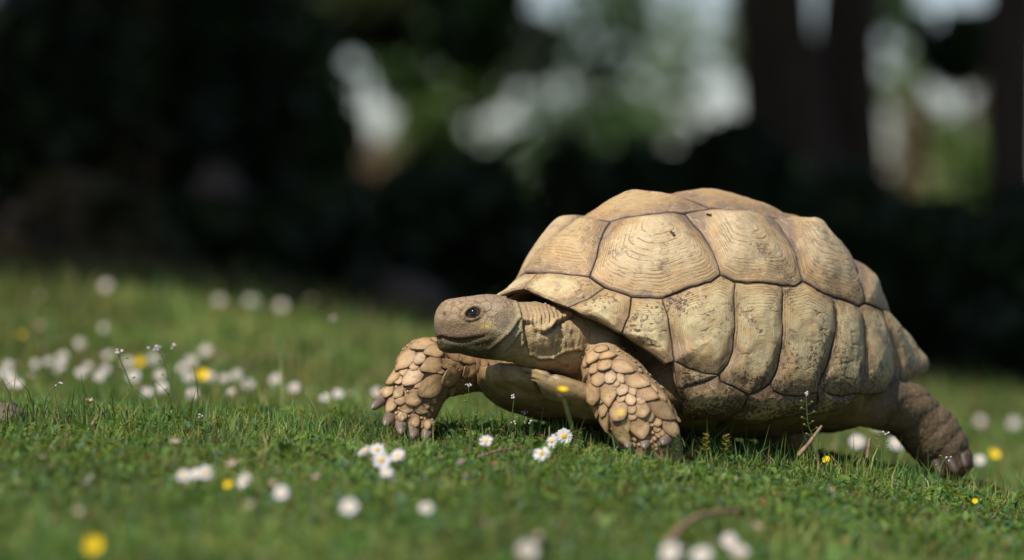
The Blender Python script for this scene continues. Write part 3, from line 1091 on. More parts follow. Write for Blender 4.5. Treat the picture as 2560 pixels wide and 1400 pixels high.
both('marginal_scute', [V['M23'], V['M34']] + sM34 + [V['r34']] + rM3[::-1] + [V['r23']] + sM23[::-1], cen(V['M34'], rM3[0], rM3[1], rM3[1], V['r34']), 0.004, M_MARG, seed=23, ringamp=0.0006, dull=0.5, ring0=0.4)
both('marginal_scute', [V['M34'], hd(1709, 722), hd(1780, 705), V['C12'], V['M45']] + sM45 + [V['r45'], hd(1755, 931), hd(1716, 917), V['r34']] + sM34[::-1],
     hd(1772, 850), 0.007, M_MARG, seed=24, ringamp=0.0010, ring0=0.62, dull=1.0, edge=0.0022)
both('marginal_scute', [V['M45'], V['M56']] + sM56 + [V['r56'], hd(1914, 971), hd(1875, 988), hd(1830, 967), hd(1805, 955), V['r45']] + sM45[::-1], hd(1900, 880), 0.006, M_MARG, seed=25, ringamp=0.0010, ring0=0.62, dull=1.0, edge=0.0022)
both('marginal_scute', [V['M56'], hd(1992, 714), V['C23'], hd(2042, 725), V['M67']] + sM67 + [V['r67'], hd(2049, 986), hd(2010, 995), hd(1965, 991), hd(1932, 976), V['r56']] + sM56[::-1],
     hd(2020, 890), 0.006, M_MARG, seed=26, ringamp=0.0010, ring0=0.62, dull=1.0, edge=0.0022)
both('marginal_scute', [V['M67'], V['M78']] + sM78 + [V['r78'], hd(2110, 992), hd(2066, 984), V['r67']] + sM67[::-1], hd(2122, 890), 0.006, M_MARG, seed=27, ringamp=0.0010, ring0=0.62, dull=1.0, edge=0.0022)
both('marginal_scute', [V['M78'], V['C34'], V['M89']] + sM89 + [V['r89'], hd(2226, 978), hd(2192, 987), V['r78']] + sM78[::-1], hd(2200, 890), 0.006, M_MARG, seed=28, ringamp=0.0010, ring0=0.62, dull=1.0, edge=0.0022)
rM9 = rim_l([(2262, 961), (2291, 950)], V['r89'][1], 0.128)
both('marginal_scute', [V['M89'], V['v5a'], cen(V['v5a'], V['r910'], V['r910']), V['r910']] + rM9[::-1] + [V['r89']] + sM89[::-1], cen(V['M89'], V['v5a'], V['r910'], V['r89'], V['r910']), 0.008, M_MARG, seed=29, ringamp=0.0005, dull=0.8)
both('marginal_scute', [V['v5a'], V['s'], cen(V['s'], V['r10']), V['r10'], hit_l(2316, 932, 0.11), V['r910'], cen(V['v5a'], V['r910'], V['r910'])], cen(V['v5a'], V['s'], V['r10'], V['r10'], V['r910']), 0.007, M_MARG, seed=30, ringamp=0.0005, dull=0.8)
mid('marginal_scute', [V['s'], cen(V['s'], V['r10']), V['r10'], V['tail']], cen(V['s'], mir(V['s']), V['tail'], V['tail']), 0.006, M_MARG, seed=31)

# bridge plates that close the flank between the rim and the belly
bkw = dict(ringamp=0.0003, dull=1.0, edge=0.0016, ring0=0.6)
both('inframarginal_scute', [V['r34'], hd(1716, 917), hd(1755, 931), V['r45'], hd(1775, 949), hd(1740, 958), hd(1697, 972)], hd(1735, 940), 0.002, M_BRIDGE, seed=41, **bkw)
both('inframarginal_scute', [hd(1697, 972), hd(1740, 958), hd(1775, 949), V['r45'], hd(1805, 955), hd(1830, 967), hd(1875, 988), hd(1860, 1024), hd(1815, 1050), hd(1740, 1052), hd(1703, 1030)],
     hd(1775, 1005), 0.004, M_BRIDGE, seed=42, **bkw)
both('inframarginal_scute', [hd(1875, 988), hd(1914, 971), V['r56'], hd(1932, 976), hd(1965, 991), hd(2010, 995), hd(2049, 986), hd(2046, 1014), hd(1985, 1046), hd(1915, 1056), hd(1815, 1050), hd(1860, 1024)],
     hd(1935, 1022), 0.004, M_BRIDGE, seed=43, **bkw)
both('inframarginal_scute', [hd(2049, 986), V['r67'], hd(2066, 984), hd(2110, 992), V['r78'], hd(2146, 1006), hd(2100, 1030), hd(1985, 1046), hd(2046, 1014)], hd(2085, 1012), 0.003, M_BRIDGE, seed=44, **bkw)

base_V, base_Q, base_mi, off = [], [], [], 0
scute_meshes = []
for name, P, apex, hump, near, mat, kw in SC:
    me, (dirs, g, bd, bg) = scute_mesh(name, P, apex, hump, near, mat, rim=name.startswith('marg'), **kw)
    scute_meshes.append((name, me))
    # a coarse copy sunk below the plates gives the shell its bone, seam floor outside and horn inside
    nk = len(bd)
    sel = np.array([0, len(dirs) // 2, len(dirs) - 1]) if near else np.array([0, len(dirs) - 1])
    dd = np.concatenate([dirs[sel].reshape(-1, 3)])
    gg = np.concatenate([np.asarray(g)[sel].reshape(-1)])
    b = dome_pt(dd, gg)
    b = b + seam_warp(b)
    n_ = dome_n(b)
    R_ = len(sel)
    for offn, flip, mi in ((0.0052, False, 0), (0.016, True, 1)):
        base_V.append(b - n_ * offn)
        idx = off + np.arange(R_ * nk).reshape(R_, nk)
        q = np.stack([idx[:-1], idx[1:], np.roll(idx[1:], -1, 1), np.roll(idx[:-1], -1, 1)], -1).reshape(-1, 4)
        base_Q.append(q)
        base_mi.append(np.full(len(q), mi))
        c_ = dome_pt(apex[None], np.array([dome_g(apex)]))
        base_V.append(c_ - dome_n(c_) * offn)
        ci = off + R_ * nk
        t = np.stack([np.full(nk, ci), idx[0], np.roll(idx[0], -1), np.roll(idx[0], -1)], -1)
        base_Q.append(t)
        base_mi.append(np.full(nk, mi))
        off += R_ * nk + 1
bv = l2w(np.concatenate(base_V)) - TBASE
bq = np.concatenate(base_Q)
bm = np.concatenate(base_mi)
tri = bq[:, 2] == bq[:, 3]
me = mesh_np('carapace', bv, bq[tri][:, :3], bq[~tri], None)
me.materials.append(M_SEAM)
me.materials.append(M_UNDER)
me.polygons.foreach_set('material_index', np.concatenate([bm[tri], bm[~tri]]).astype(np.int32))
carapace = link('carapace', me, tortoise)
for name, me in scute_meshes:
    link(name, me, carapace)

# ------------------------------------------------------------------ tortoise: plastron and bridge
def interp(x, xs, ys):
    return np.interp(x, xs, ys)


pl_a = np.concatenate([np.linspace(-0.40, 0.17, 70), np.linspace(0.172, 0.27, 34), np.linspace(0.275, 0.398, 40)])
domel = lambda a: DOME['B'] * (1 - np.clip(np.abs(a / np.where(a > 0, DOME['Af'], DOME['Ar'])), 0, 0.999) ** DOME['n']) ** (1 / DOME['n'])
br = domel(pl_a) - 0.022
lobe = interp(pl_a, [-0.40, -0.385, -0.34, -0.25, 0.0, 0.25, 0.33, 0.37, 0.39, 0.398], [0.03, 0.09, 0.13, 0.17, 0.19, 0.165, 0.135, 0.105, 0.075, 0.03])
wb = smooth(-0.275, -0.19, pl_a) * (1 - smooth(0.15, 0.208, pl_a))
pl_w = lobe * (1 - wb) + br * wb
pl_ub = interp(pl_a, [-0.40, -0.34, -0.25, -0.12, 0.16, 0.30, 0.36, 0.398], [-0.03, -0.05, -0.078, -0.092, -0.092, -0.068, -0.042, -0.012])
pl_uc = interp(pl_a, [-0.40, -0.26, -0.18, 0.17, 0.22, 0.30, 0.36, 0.398], [-0.015, -0.04, 0.006, 0.016, -0.03, -0.038, -0.016, 0.004])
pl_ut = interp(pl_a, [-0.40, -0.26, -0.18, 0.17, 0.22, 0.30, 0.398], [-0.005, -0.02, 0.05, 0.06, 0.0, -0.016, 0.014])
psi = np.linspace(0, 2 * np.pi, 150, endpoint=False)
cw, sw_ = np.cos(psi), np.sin(psi)
ex = 0.74
ex = (0.74 + 0.30 * wb)[:, None]
ll = pl_w[:, None] * np.sign(cw) * np.abs(cw) ** ex
uu = pl_uc[:, None] + np.where(sw_ < 0, (pl_uc - pl_ub)[:, None], (pl_ut - pl_uc)[:, None]) * np.sign(sw_) * np.abs(sw_) ** ex
PL = np.stack([pl_a[:, None] + 0 * ll, ll, uu], -1)
PW = l2w(PL)
# outward normals by finite differences
du = np.gradient(PW, axis=0)
dv = (np.roll(PW, -1, 1) - np.roll(PW, 1, 1)) / 2
PN = np.cross(du, dv)
PN /= np.linalg.norm(PN, axis=-1, keepdims=True) + 1e-12
ctr = PW.mean(1, keepdims=True)
PN *= np.sign(((PW - ctr) * PN).sum(-1, keepdims=True))


def seg_dist(pp, line):
    """Distance in photo pixels from points to a polyline."""
    best = np.full(pp.shape[:-1], 1e9)
    for (x0, y0), (x1, y1) in zip(line[:-1], line[1:]):
        d = np.array([x1 - x0, y1 - y0], float)
        v = pp - np.array([x0, y0])
        t = np.clip((v @ d) / (d @ d), 0, 1)
        best = np.minimum(best, np.linalg.norm(v - t[..., None] * d, axis=-1))
    return best


pp = proj(PW)
facing = (PN[..., 1] < 0.15)
groove = np.zeros(pp.shape[:-1])
for ln in ([(1690, 905), (1698, 972), (1740, 957), (1800, 944)], [(1800, 944), (1800, 968), (1845, 979), (1881, 990), (1922, 978), (1930, 957)],
           [(1881, 990), (1860, 1024), (1815, 1048), (1795, 1070)], [(1930, 978), (1980, 996), (2055, 990)], [(1698, 985), (1722, 1006), (1757, 1026)],
           [(1980, 996), (2055, 1000), (2120, 990)], [(1980, 996), (1990, 1012), (2100, 1006)],
           [(1295, 915), (1330, 948), (1350, 985)], [(1365, 945), (1390, 925), (1480, 948)]):
    groove = np.maximum(groove, np.exp(-(seg_dist(pp, ln) / 5.0) ** 2))
groove = groove * facing
mid_g = np.exp(-(PL[..., 1] / 0.003) ** 2) * (PN[..., 2] < 0)
for aa in (-0.30, -0.14, 0.02, 0.19, 0.31):
    mid_g = np.maximum(mid_g, np.exp(-((PL[..., 0] - aa + 0.3 * np.abs(PL[..., 1]) ** 1.5) / 0.003) ** 2) * (PN[..., 2] < 0) * (np.abs(PL[..., 1]) < 0.15))
groove = np.maximum(groove, mid_g * (1 - facing))
lum = fbm(PW, 12, 40, 3) * 0.004 + fbm(PW, 60, 44, 2) * 0.0008
PW2 = PW + PN * (lum - 0.004 * groove)[..., None]
na_, npsi = PW2.shape[:2]
idx = np.arange(na_ * npsi).reshape(na_, npsi)
q = np.stack([idx[:-1], idx[1:], np.roll(idx[1:], -1, 1), np.roll(idx[:-1], -1, 1)], -1).reshape(-1, 4)
vv = np.concatenate([PW2.reshape(-1, 3), PW2[0].mean(0)[None], PW2[-1].mean(0)[None]])
nv = na_ * npsi
t1 = np.stack([np.full(npsi, nv), idx[0], np.roll(idx[0], -1)], -1)
t2 = np.stack([np.full(npsi, nv + 1), np.roll(idx[-1], -1), idx[-1]], -1)
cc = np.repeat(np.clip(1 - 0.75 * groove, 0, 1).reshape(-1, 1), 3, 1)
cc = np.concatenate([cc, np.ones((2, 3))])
m = NT('plastron horn', 0.5, 0.35)
P = m.pos()
tint = m.n('VertexColor')
tint.layer_name = 'tint'
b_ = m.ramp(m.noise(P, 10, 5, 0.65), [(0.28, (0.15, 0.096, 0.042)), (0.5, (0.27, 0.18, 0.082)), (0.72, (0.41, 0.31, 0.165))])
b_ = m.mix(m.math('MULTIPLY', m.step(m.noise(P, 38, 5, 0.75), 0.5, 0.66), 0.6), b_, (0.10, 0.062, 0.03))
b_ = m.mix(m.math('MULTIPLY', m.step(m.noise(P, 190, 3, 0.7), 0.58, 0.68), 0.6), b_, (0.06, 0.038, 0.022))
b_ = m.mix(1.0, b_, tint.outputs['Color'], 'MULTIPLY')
m.color(b_)
m.bump(m.noise(P, 130, 4, 0.6), 0.4, 0.0015)
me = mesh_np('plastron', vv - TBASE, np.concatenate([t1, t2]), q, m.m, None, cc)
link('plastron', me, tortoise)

# ------------------------------------------------------------------ tortoise: one skin over head, neck, trunk and legs
def loc(a, l, u):
    return l2w(np.array([a, l, u]))


PX = D * K                      # metres per photo pixel at the focus plane
PRIM = []                       # (kind, data, blend)


def chain(pts, blend=0.02):
    """Tapered limb through (point, radius) pairs."""
    for (p0, r0), (p1, r1) in zip(pts[:-1], pts[1:]):
        PRIM.append(('cone', np.array(p0), np.array(p1), r0, r1, blend))


def ell(c, rad, rot=0.0, blend=0.02, yaw=0.0):
    """Ellipsoid: radii along picture-right, depth and up, rolled by rot about the depth axis, turned by yaw."""
    cr, sr = math.cos(rot), math.sin(rot)
    R = np.array([[cr, 0, sr], [0, 1, 0], [-sr, 0, cr]])
    cy, sy = math.cos(yaw), math.sin(yaw)
    R = R @ np.array([[cy, sy, 0], [-sy, cy, 0], [0, 0, 1]])
    PRIM.append(('ell', np.array(c), np.array(rad), R, None, blend))


HY = -0.075                     # depth of the head
# trunk inside the shell
ell(loc(0.0, 0, 0.07), (0.26, 0.2, 0.13), 0, 0.03)
chain([(loc(0.12, 0, 0.05), 0.13), (loc(0.24, 0, 0.03), 0.095)], 0.03)
chain([(loc(-0.1, 0, 0.05), 0.14), (loc(-0.33, 0, 0.04), 0.07), (loc(-0.43, 0.0, 0.0), 0.02)], 0.03)
# neck
chain([(pt(1258, 822, HY + .005), 0.040), (pt(1330, 832, -0.05), 0.0455), (pt(1395, 846, -0.02), 0.049), (pt(1470, 862, 0.03), 0.062)], 0.016)
chain([(pt(1280, 868, HY + 0.005), 0.022), (pt(1345, 880, -0.05), 0.026), (pt(1420, 890, -0.025), 0.026), (pt(1480, 888, 0.0), 0.03)], 0.014)
# skull, snout, jaw
ell(pt(1236, 796, HY), (0.047, 0.041, 0.0365), 0.05, 0.016, 0.25)
ell(pt(1190, 786, HY - 0.004), (0.046, 0.037, 0.029), 0.06, 0.016, 0.25)
ell(pt(1148, 801, HY - 0.010), (0.037, 0.029, 0.0330), 0.16, 0.014, 0.25)
ell(pt(1118, 800, HY - 0.014), (0.0185, 0.021, 0.0285), 0.05, 0.010, 0.25)
ell(pt(1111, 825, HY - 0.014), (0.0145, 0.019, 0.0205), 0.0, 0.008, 0.25)
ell(pt(1163, 836, HY - 0.008), (0.041, 0.032, 0.015), 0.05, 0.010, 0.25)
ell(pt(1232, 828, HY - 0.012), (0.040, 0.036, 0.032), 0.1, 0.018, 0.25)
ell(pt(1162, 862, HY - 0.004), (0.042, 0.029, 0.0145), -0.08, 0.007, 0.25)
ell(pt(1125, 862, HY - 0.009), (0.019, 0.021, 0.0125), 0.15, 0.008, 0.25)
ell(pt(1222, 868, HY), (0.042, 0.033, 0.019), -0.1, 0.014, 0.25)
N_HEAD = len(PRIM)
# near front leg, planted
chain([(loc(0.19, 0.07, 0.0), 0.045), (pt(1510, 868, -0.02), 0.027), (pt(1518, 912, -0.05), 0.0345), (pt(1546, 965, -0.075), 0.049), (pt(1591, 1030, -0.09), 0.0535), (pt(1622, 1090, -0.092), 0.047), (pt(1634, 1128, -0.09), 0.046)], 0.012)
# far front leg, reaching forward
chain([(loc(0.25, -0.10, 0.0), 0.05), (pt(1225, 925, 0.12), 0.034), (pt(1130, 922, 0.085), 0.041), (pt(1070, 925, 0.06), 0.050), (pt(1040, 985, 0.045), 0.043), (pt(1030, 1030, 0.04), 0.036), (pt(1030, 1050, 0.035), 0.029)], 0.014)
chain([(pt(1045, 985, 0.045), 0.036), (pt(1005, 1008, 0.035), 0.026)], 0.012)
C6 = lambda X_, Y_, d: pt(900 + X_ * 0.22857, 820 + Y_ * 0.22857, d)
for b_, r_ in ((C6(320, 725, 0.035), 0.0115), (C6(385, 895, 0.02), 0.0125), (C6(455, 985, 0.012), 0.012), (C6(590, 1055, 0.012), 0.0125), (C6(748, 1070, 0.014), 0.0115)):
    chain([(pt(1030, 1030, 0.035), 0.02), (b_, r_)], 0.006)
# near hind leg, pushing off behind
chain([(loc(-0.22, 0.09, 0.0), 0.06), (pt(2195, 1000, 0.27), 0.046), (pt(2268, 1026, 0.31), 0.0445), (pt(2324, 1083, 0.33), 0.0465), (pt(2356, 1118, 0.335), 0.042), (pt(2372, 1150, 0.335), 0.034)], 0.014)
chain([(pt(2345, 1150, 0.33), 0.026), (pt(2400, 1158, 0.325), 0.022)], 0.014)
# far hind leg
chain([(loc(-0.2, -0.1, 0.0), 0.06), (pt(1915, 1010, 0.47), 0.05), (pt(1958, 1080, 0.52), 0.045), (pt(1975, 1120, 0.52), 0.04)], 0.014)
# loose skin between the near leg and the shell
chain([(pt(1585, 880, 0.05), 0.026), (pt(1640, 925, 0.05), 0.028), (pt(1680, 1000, 0.045), 0.02)], 0.02)


def prim_sdf(pr, P):
    if pr[0] == 'cone':
        _, a, b, r0, r1, _b = pr
        ab = b - a
        t = np.clip(((P - a) @ ab) / (ab @ ab), 0, 1)
        return np.linalg.norm(P - a - t[:, None] * ab, axis=1) - (r0 + (r1 - r0) * t)
    _, c, r, R, _n, _b = pr
    q = (P - c) @ R.T
    k0 = np.linalg.norm(q / r, axis=1)
    k1 = np.linalg.norm(q / (r * r), axis=1) + 1e-9
    return k0 * (k0 - 1) / k1


def body_sdf(P):
    d = None
    for pr in PRIM:
        x = prim_sdf(pr, P)
        if d is None:
            d = x
            continue
        k = pr[5]
        h = np.maximum(k - np.abs(d - x), 0) / k
        d = np.minimum(d, x) - h * h * k * 0.25
    return d


def sdf_normal(P, e=0.0012):
    k = np.array([[1, -1, -1], [-1, -1, 1], [-1, 1, -1], [1, 1, 1]], float)
    g = sum(kk * body_sdf(P + e * kk)[:, None] for kk in k)
    return g / (np.linalg.norm(g, axis=1, keepdims=True) + 1e-12)


# rough union of the limbs as overlapping balls, remeshed evenly, then drawn onto the smooth surface
import bmesh
bmx = bmesh.new()
for pr in PRIM:
    if pr[0] == 'cone':
        L_ = np.linalg.norm(pr[2] - pr[1])
        n_ = max(2, int(L_ / (0.35 * min(pr[3], pr[4]))) + 1)
        for t in np.linspace(0, 1, n_):
            bmesh.ops.create_icosphere(bmx, subdivisions=3, radius=pr[3] + (pr[4] - pr[3]) * t, matrix=Matrix.Translation(Vector(pr[1] + (pr[2] - pr[1]) * t)))
    else:
        M = Matrix.Translation(Vector(pr[1])) @ Matrix([list(r) for r in pr[3].T]).to_4x4() @ Matrix.Diagonal((*pr[2], 1))
        bmesh.ops.create_icosphere(bmx, subdivisions=3, radius=1.0, matrix=M)
tmp_me = bpy.data.meshes.new('rough')
bmx.to_mesh(tmp_me)
bmx.free()
tmp = bpy.data.objects.new('rough', tmp_me)
COL.objects.link(tmp)
md = tmp.modifiers.new('r', 'REMESH')
md.mode = 'VOXEL'
md.voxel_size = 0.0028
ev = tmp.evaluated_get(bpy.context.evaluated_depsgraph_get())
em = ev.to_mesh()
BV = np.empty(len(em.vertices) * 3, np.float32)
em.vertices.foreach_get('co', BV)
BV = BV.reshape(-1, 3).astype(float)
em.calc_loop_triangles()
BQ = [list(p.vertices) for p in em.polygons]
BT = np.array([p for p in BQ if len(p) == 3], int).reshape(-1, 3)
BQ = np.array([p for p in BQ if len(p) == 4], int).reshape(-1, 4)
ev.to_mesh_clear()
bpy.data.objects.remove(tmp)
bpy.data.meshes.remove(tmp_me)


def relax(Vv, faces, it, lam):
    n = len(Vv)
    e = np.concatenate([faces[:, [0, 1]], faces[:, [1, 2]], faces[:, [2, 3]], faces[:, [3, 0]]])
    e = np.concatenate([e, e[:, ::-1]])
    for _ in range(it):
        c = np.bincount(e[:, 0], minlength=n)
        s = np.stack([np.bincount(e[:, 0], Vv[e[:, 1], i], n) for i in range(3)], 1)
        Vv = Vv + lam * (s / np.maximum(c, 1)[:, None] - Vv)
    return Vv


BV = relax(BV, BQ, 3, 0.5)
for _ in range(4):
    d = body_sdf(BV)
    BV = BV - sdf_normal(BV) * np.clip(d, -0.02, 0.02)[:, None] * 0.9
BV = relax(BV, BQ, 2, 0.4)
BN = sdf_normal(BV)
PP = proj(BV)
NEARF = smooth(0.35, -0.1, BN[:, 1])        # 1 where the skin looks towards the lawn's open side
front = NEARF
head_w = np.exp(-np.clip(np.linalg.norm((BV - pt(1190, 810, HY)) / np.array([0.085, 0.07, 0.062]), axis=1) - 0.9, 0, 9) ** 2 * 60)


def onhead(line, w):
    return np.exp(-(seg_dist(PP, line) / w) ** 2) * front * head_w


disp = np.zeros(len(BV))
# mouth
mouth = [(1098, 846), (1103, 843), (1127, 850), (1153, 852), (1180, 848), (1204, 843), (1220, 838)]
mg = onhead(mouth, 3.4) * (1 - 0.75 * smooth(1175, 1220, PP[:, 0]))
disp -= 0.0042 * mg
disp += 0.0018 * onhead([(x, y - 8) for x, y in mouth[:-1]], 5.0)
disp += 0.0012 * onhead([(x, y + 9) for x, y in mouth], 6.0)
# nostril, brow, snout ridges
disp -= 0.006 * np.exp(-(((PP - [1110, 786]) / [3.4, 5.0]) ** 2).sum(1)) * front * head_w
disp += 0.0022 * np.exp(-(((PP - [1126, 753]) / [20, 9]) ** 2).sum(1)) * head_w
disp += 0.0038 * onhead([(1150, 770), (1170, 763), (1195, 764), (1212, 773)], 8)
disp -= 0.0018 * onhead([(1114, 797), (1125, 787), (1138, 785), (1152, 797)], 4)
disp -= 0.0015 * onhead([(1112, 800), (1108, 822), (1105, 838)], 3.5)
# eye socket and lids
ex_, ey_, rx_, ry_, er_ = 1183.0, 783.0, 21.0, 12.5, -0.30
dx, dy = PP[:, 0] - ex_, PP[:, 1] - ey_
ux, uy = dx * math.cos(er_) + dy * math.sin(er_), -dx * math.sin(er_) + dy * math.cos(er_)
re_ = np.sqrt((ux / rx_) ** 2 + (uy / ry_) ** 2)
eyein = (1 - smooth(0.75, 1.0, re_)) * front * head_w
disp -= 0.0085 * eyein
disp += 0.0024 * np.exp(-((re_ - 1.17) / 0.17) ** 2) * front * head_w
disp -= 0.0014 * np.exp(-((re_ - 1.6) / 0.15) ** 2) * front * head_w
# ear drum: a shallow dish
ed = np.sqrt((((PP - [1257, 804]) / [24, 26]) ** 2).sum(1))
disp -= 0.0022 * (1 - smooth(0.6, 1.1, ed)) * front * head_w
# skin folds where head meets neck
def fold(line, w, h, under=0.0):
    global disp
    f = np.exp(-(seg_dist(PP, line) / w) ** 2) * front
    disp = disp + 1.5 * h * f
    if under:
        f2 = np.exp(-(seg_dist(PP, [(x + under, y + abs(under)) for x, y in line]) / (w * 0.9)) ** 2) * front
        disp = disp - 1.5 * h * f2


fold([(1266, 738), (1288, 748), (1297, 770), (1301, 800), (1306, 830), (1308, 856)], 4.5, 0.0034, 5)
fold([(1225, 872), (1250, 850), (1272, 832), (1285, 815), (1296, 795)], 4.0, 0.0026, 4)
fold([(1258, 880), (1280, 858), (1298, 830)], 3.5, 0.0018, 3)
fold([(1306, 800), (1325, 806), (1338, 822), (1356, 828), (1372, 820), (1383, 806)], 6, 0.005, 6)
fold([(1383, 806), (1400, 796), (1425, 785)], 6, 0.0035, 6)
fold([(1308, 860), (1320, 885), (1345, 897), (1380, 893), (1412, 912)], 5, 0.0036, 5)
fold([(1380, 893), (1410, 878), (1450, 872)], 5, 0.0025, 5)
for i_, x_ in enumerate(np.linspace(1318, 1400, 9)):
    fold([(x_ - 6, 762), (x_ + 3, 785), (x_ + 1, 806)], 2.6, 0.0016 + 0.0008 * (i_ % 2), 2.6)
neck_w = np.exp(-(((PP - [1395, 845]) / [85, 60]) ** 2).sum(1)) * front * (1 - head_w)
wr = noise(np.stack([PP[:, 0] / 11 + PP[:, 1] / 60, PP[:, 1] / 40 - PP[:, 0] / 45, 0 * PP[:, 0]], 1), 1.0, 61)
wr2 = noise(np.stack([PP[:, 0] / 17 - PP[:, 1] / 25, PP[:, 1] / 16 + PP[:, 0] / 60, 0 * PP[:, 0]], 1), 1.0, 63)
disp += neck_w * (0.0045 * (0.35 - np.abs(wr)) + 0.0020 * (0.3 - np.abs(wr2)))
# hind leg: deep cross folds
hind_w = smooth(2140, 2230, PP[:, 0]) * (BV[:, 1] > 0.2)
hx = (PP[:, 0] - 2230) * 0.62 + (PP[:, 1] - 980) * 0.78
hf = np.sin(hx / 16.0 + 1.5 * noise(BV, 13, 71) + 0.6 * noise(BV, 40, 72))
disp += hind_w * (0.0026 * (0.6 + 0.6 * noise(BV, 16, 74)) * (np.abs(hf) ** 0.6 - 0.6)) * smooth(20, 60, hx)
disp += hind_w * 0.0008 * fbm(BV, 150, 73, 3)
# all skin: fine pebbling
leg_w = (1 - head_w) * (1 - neck_w) * (1 - 0.7 * hind_w)
disp += leg_w * 0.0010 * fbm(BV, 140, 75, 2) + 0.0005 * fbm(BV, 260, 77, 2) * (0.4 + 0.6 * (1 - head_w))
BV2 = BV + BN * disp[:, None]

# skin colours (pigment, then darker folds and creases): pale tan above, dark jaws, yellow cheek scales, grey ear drum
c0 = np.tile(np.array([0.42, 0.29, 0.15]), (len(BV), 1))


def tintto(c, w):
    global c0
    w = np.clip(w, 0, 1)[:, None]
    c0 = c0 * (1 - w) + np.array(c) * w


blob = lambda x, y, rx, ry: np.exp(-(((PP - [x, y]) / [rx, ry]) ** 2).sum(1)) * head_w
tintto((0.31, 0.225, 0.14), head_w * 0.9)
tintto((0.30, 0.235, 0.17), blob(1235, 745, 60, 22) * 0.6)
tintto((0.36, 0.245, 0.14), blob(1130, 775, 30, 22) * 0.7)
tintto((0.17, 0.108, 0.054), head_w * smooth(790, 822, PP[:, 1]) * (1 - smooth(1205, 1245, PP[:, 0])) * 0.85)
tintto((0.07, 0.047, 0.022), head_w * smooth(816, 840, PP[:, 1]) * (1 - smooth(1225, 1270, PP[:, 0])) * 0.85)
tintto((0.055, 0.046, 0.019), head_w * smooth(846, 856, PP[:, 1]) * (1 - smooth(1215, 1260, PP[:, 0])) * 0.9)
tintto((0.20, 0.13, 0.10), blob(1100, 822, 12, 16) * 0.8)
tintto((0.60, 0.45, 0.10), blob(1215, 814, 14, 9) * 0.75)
tintto((0.52, 0.40, 0.11), blob(1232, 812, 6, 7) * 0.8)
tintto((0.26, 0.145, 0.075), blob(1190, 800, 12, 5) * 0.8)
tintto((0.25, 0.235, 0.17), blob(1257, 806, 22, 26) * 0.8)
tintto((0.46, 0.37, 0.20), np.exp(-((PP[:, 0] - 1296) / 16) ** 2) * smooth(735, 760, PP[:, 1]) * (1 - smooth(830, 880, PP[:, 1])) * head_w * 0.8)
tintto((0.05, 0.035, 0.02), mg * 0.9)
tintto((0.03, 0.022, 0.018), np.exp(-(((PP - [1110, 786]) / [4.2, 5.6]) ** 2).sum(1)) * front * head_w)
legm = (1 - head_w) * (1 - neck_w) * (PP[:, 0] < 1760) * (BV[:, 1] < 0.2) * smooth(840, 870, PP[:, 1])
tintto((0.27, 0.175, 0.095), legm * 0.8)
tintto((0.13, 0.085, 0.06), np.exp(-((re_ - 1.06) / 0.09) ** 2) * front * head_w * 0.8)
tintto((0.05, 0.035, 0.025), eyein)
tintto((0.46, 0.335, 0.175), neck_w * 0.8)
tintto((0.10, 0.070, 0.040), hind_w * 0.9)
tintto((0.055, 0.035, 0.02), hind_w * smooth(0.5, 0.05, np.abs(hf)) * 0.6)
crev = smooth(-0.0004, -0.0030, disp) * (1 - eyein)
tintto((0.16, 0.095, 0.05), crev * 0.55)  # darker tone where the skin relief sinks in
c0 *= (1 + 0.16 * fbm(BV, 35, 81, 3) + 0.10 * fbm(BV, 170, 85, 2))[:, None]

m = NT('tortoise skin', 0.62, 0.3)
P = m.pos()
tint = m.n('VertexColor')
tint.layer_name = 'tint'
b_ = m.mix(m.math('MULTIPLY', m.step(m.vor(P, 230, 'DISTANCE_TO_EDGE'), 0.13, 0.0), 0.30), tint.outputs['Color'], (0.12, 0.07, 0.04))
b_ = m.mix(m.math('MULTIPLY', m.step(m.noise(P, 300, 2, 0.6), 0.56, 0.7), 0.22), b_, (0.62, 0.48, 0.30))
m.color(b_)
mpn = m.n('Mapping')
nz_ = m.n('TexNoise')
m.l(P, nz_.inputs['Vector'])
nz_.inputs['Scale'].default_value = 60
vadd = m.n('VectorMath', operation='MULTIPLY_ADD')
m.l(nz_.outputs['Color'], vadd.inputs[0])
vadd.inputs[1].default_value = (0.012, 0.012, 0.012)
m.l(P, vadd.inputs[2])
e1_ = m.step(m.vor(vadd.outputs[0], 72, 'DISTANCE_TO_EDGE'), 0.07, 0.0)
crack = m.math('MULTIPLY', e1_, tint.outputs['Alpha'])
b_ = m.mix(m.math('MULTIPLY', crack, 0.75), b_, (0.12, 0.07, 0.04))
cellc = m.vor(vadd.outputs[0], 72, 'F1', 'Color')
sc2 = m.n('SeparateXYZ')
m.l(cellc, sc2.inputs[0])
b_ = m.mix(m.math('MULTIPLY', m.math('MULTIPLY', sc2.outputs[0], tint.outputs['Alpha']), 0.22), b_, (0.24, 0.15, 0.09))
m.color(b_)
big = m.math('SUBTRACT', 1.0, crack)
hgt = m.math('ADD', m.math('MULTIPLY', m.step(m.vor(P, 230, 'DISTANCE_TO_EDGE'), 0.0, 0.22), 0.6), m.math('MULTIPLY', m.noise(P, 420, 3, 0.6), 0.6))
hgt = m.math('ADD', hgt, big)
m.bump(hgt, 0.55, 0.0014)
M_SKIN = m.m
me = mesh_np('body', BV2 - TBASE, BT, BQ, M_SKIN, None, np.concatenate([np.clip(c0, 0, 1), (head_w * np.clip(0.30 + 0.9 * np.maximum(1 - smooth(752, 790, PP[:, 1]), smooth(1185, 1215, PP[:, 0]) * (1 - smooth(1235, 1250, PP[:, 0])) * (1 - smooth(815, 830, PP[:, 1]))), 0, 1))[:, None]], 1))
body = link('body', me, tortoise)
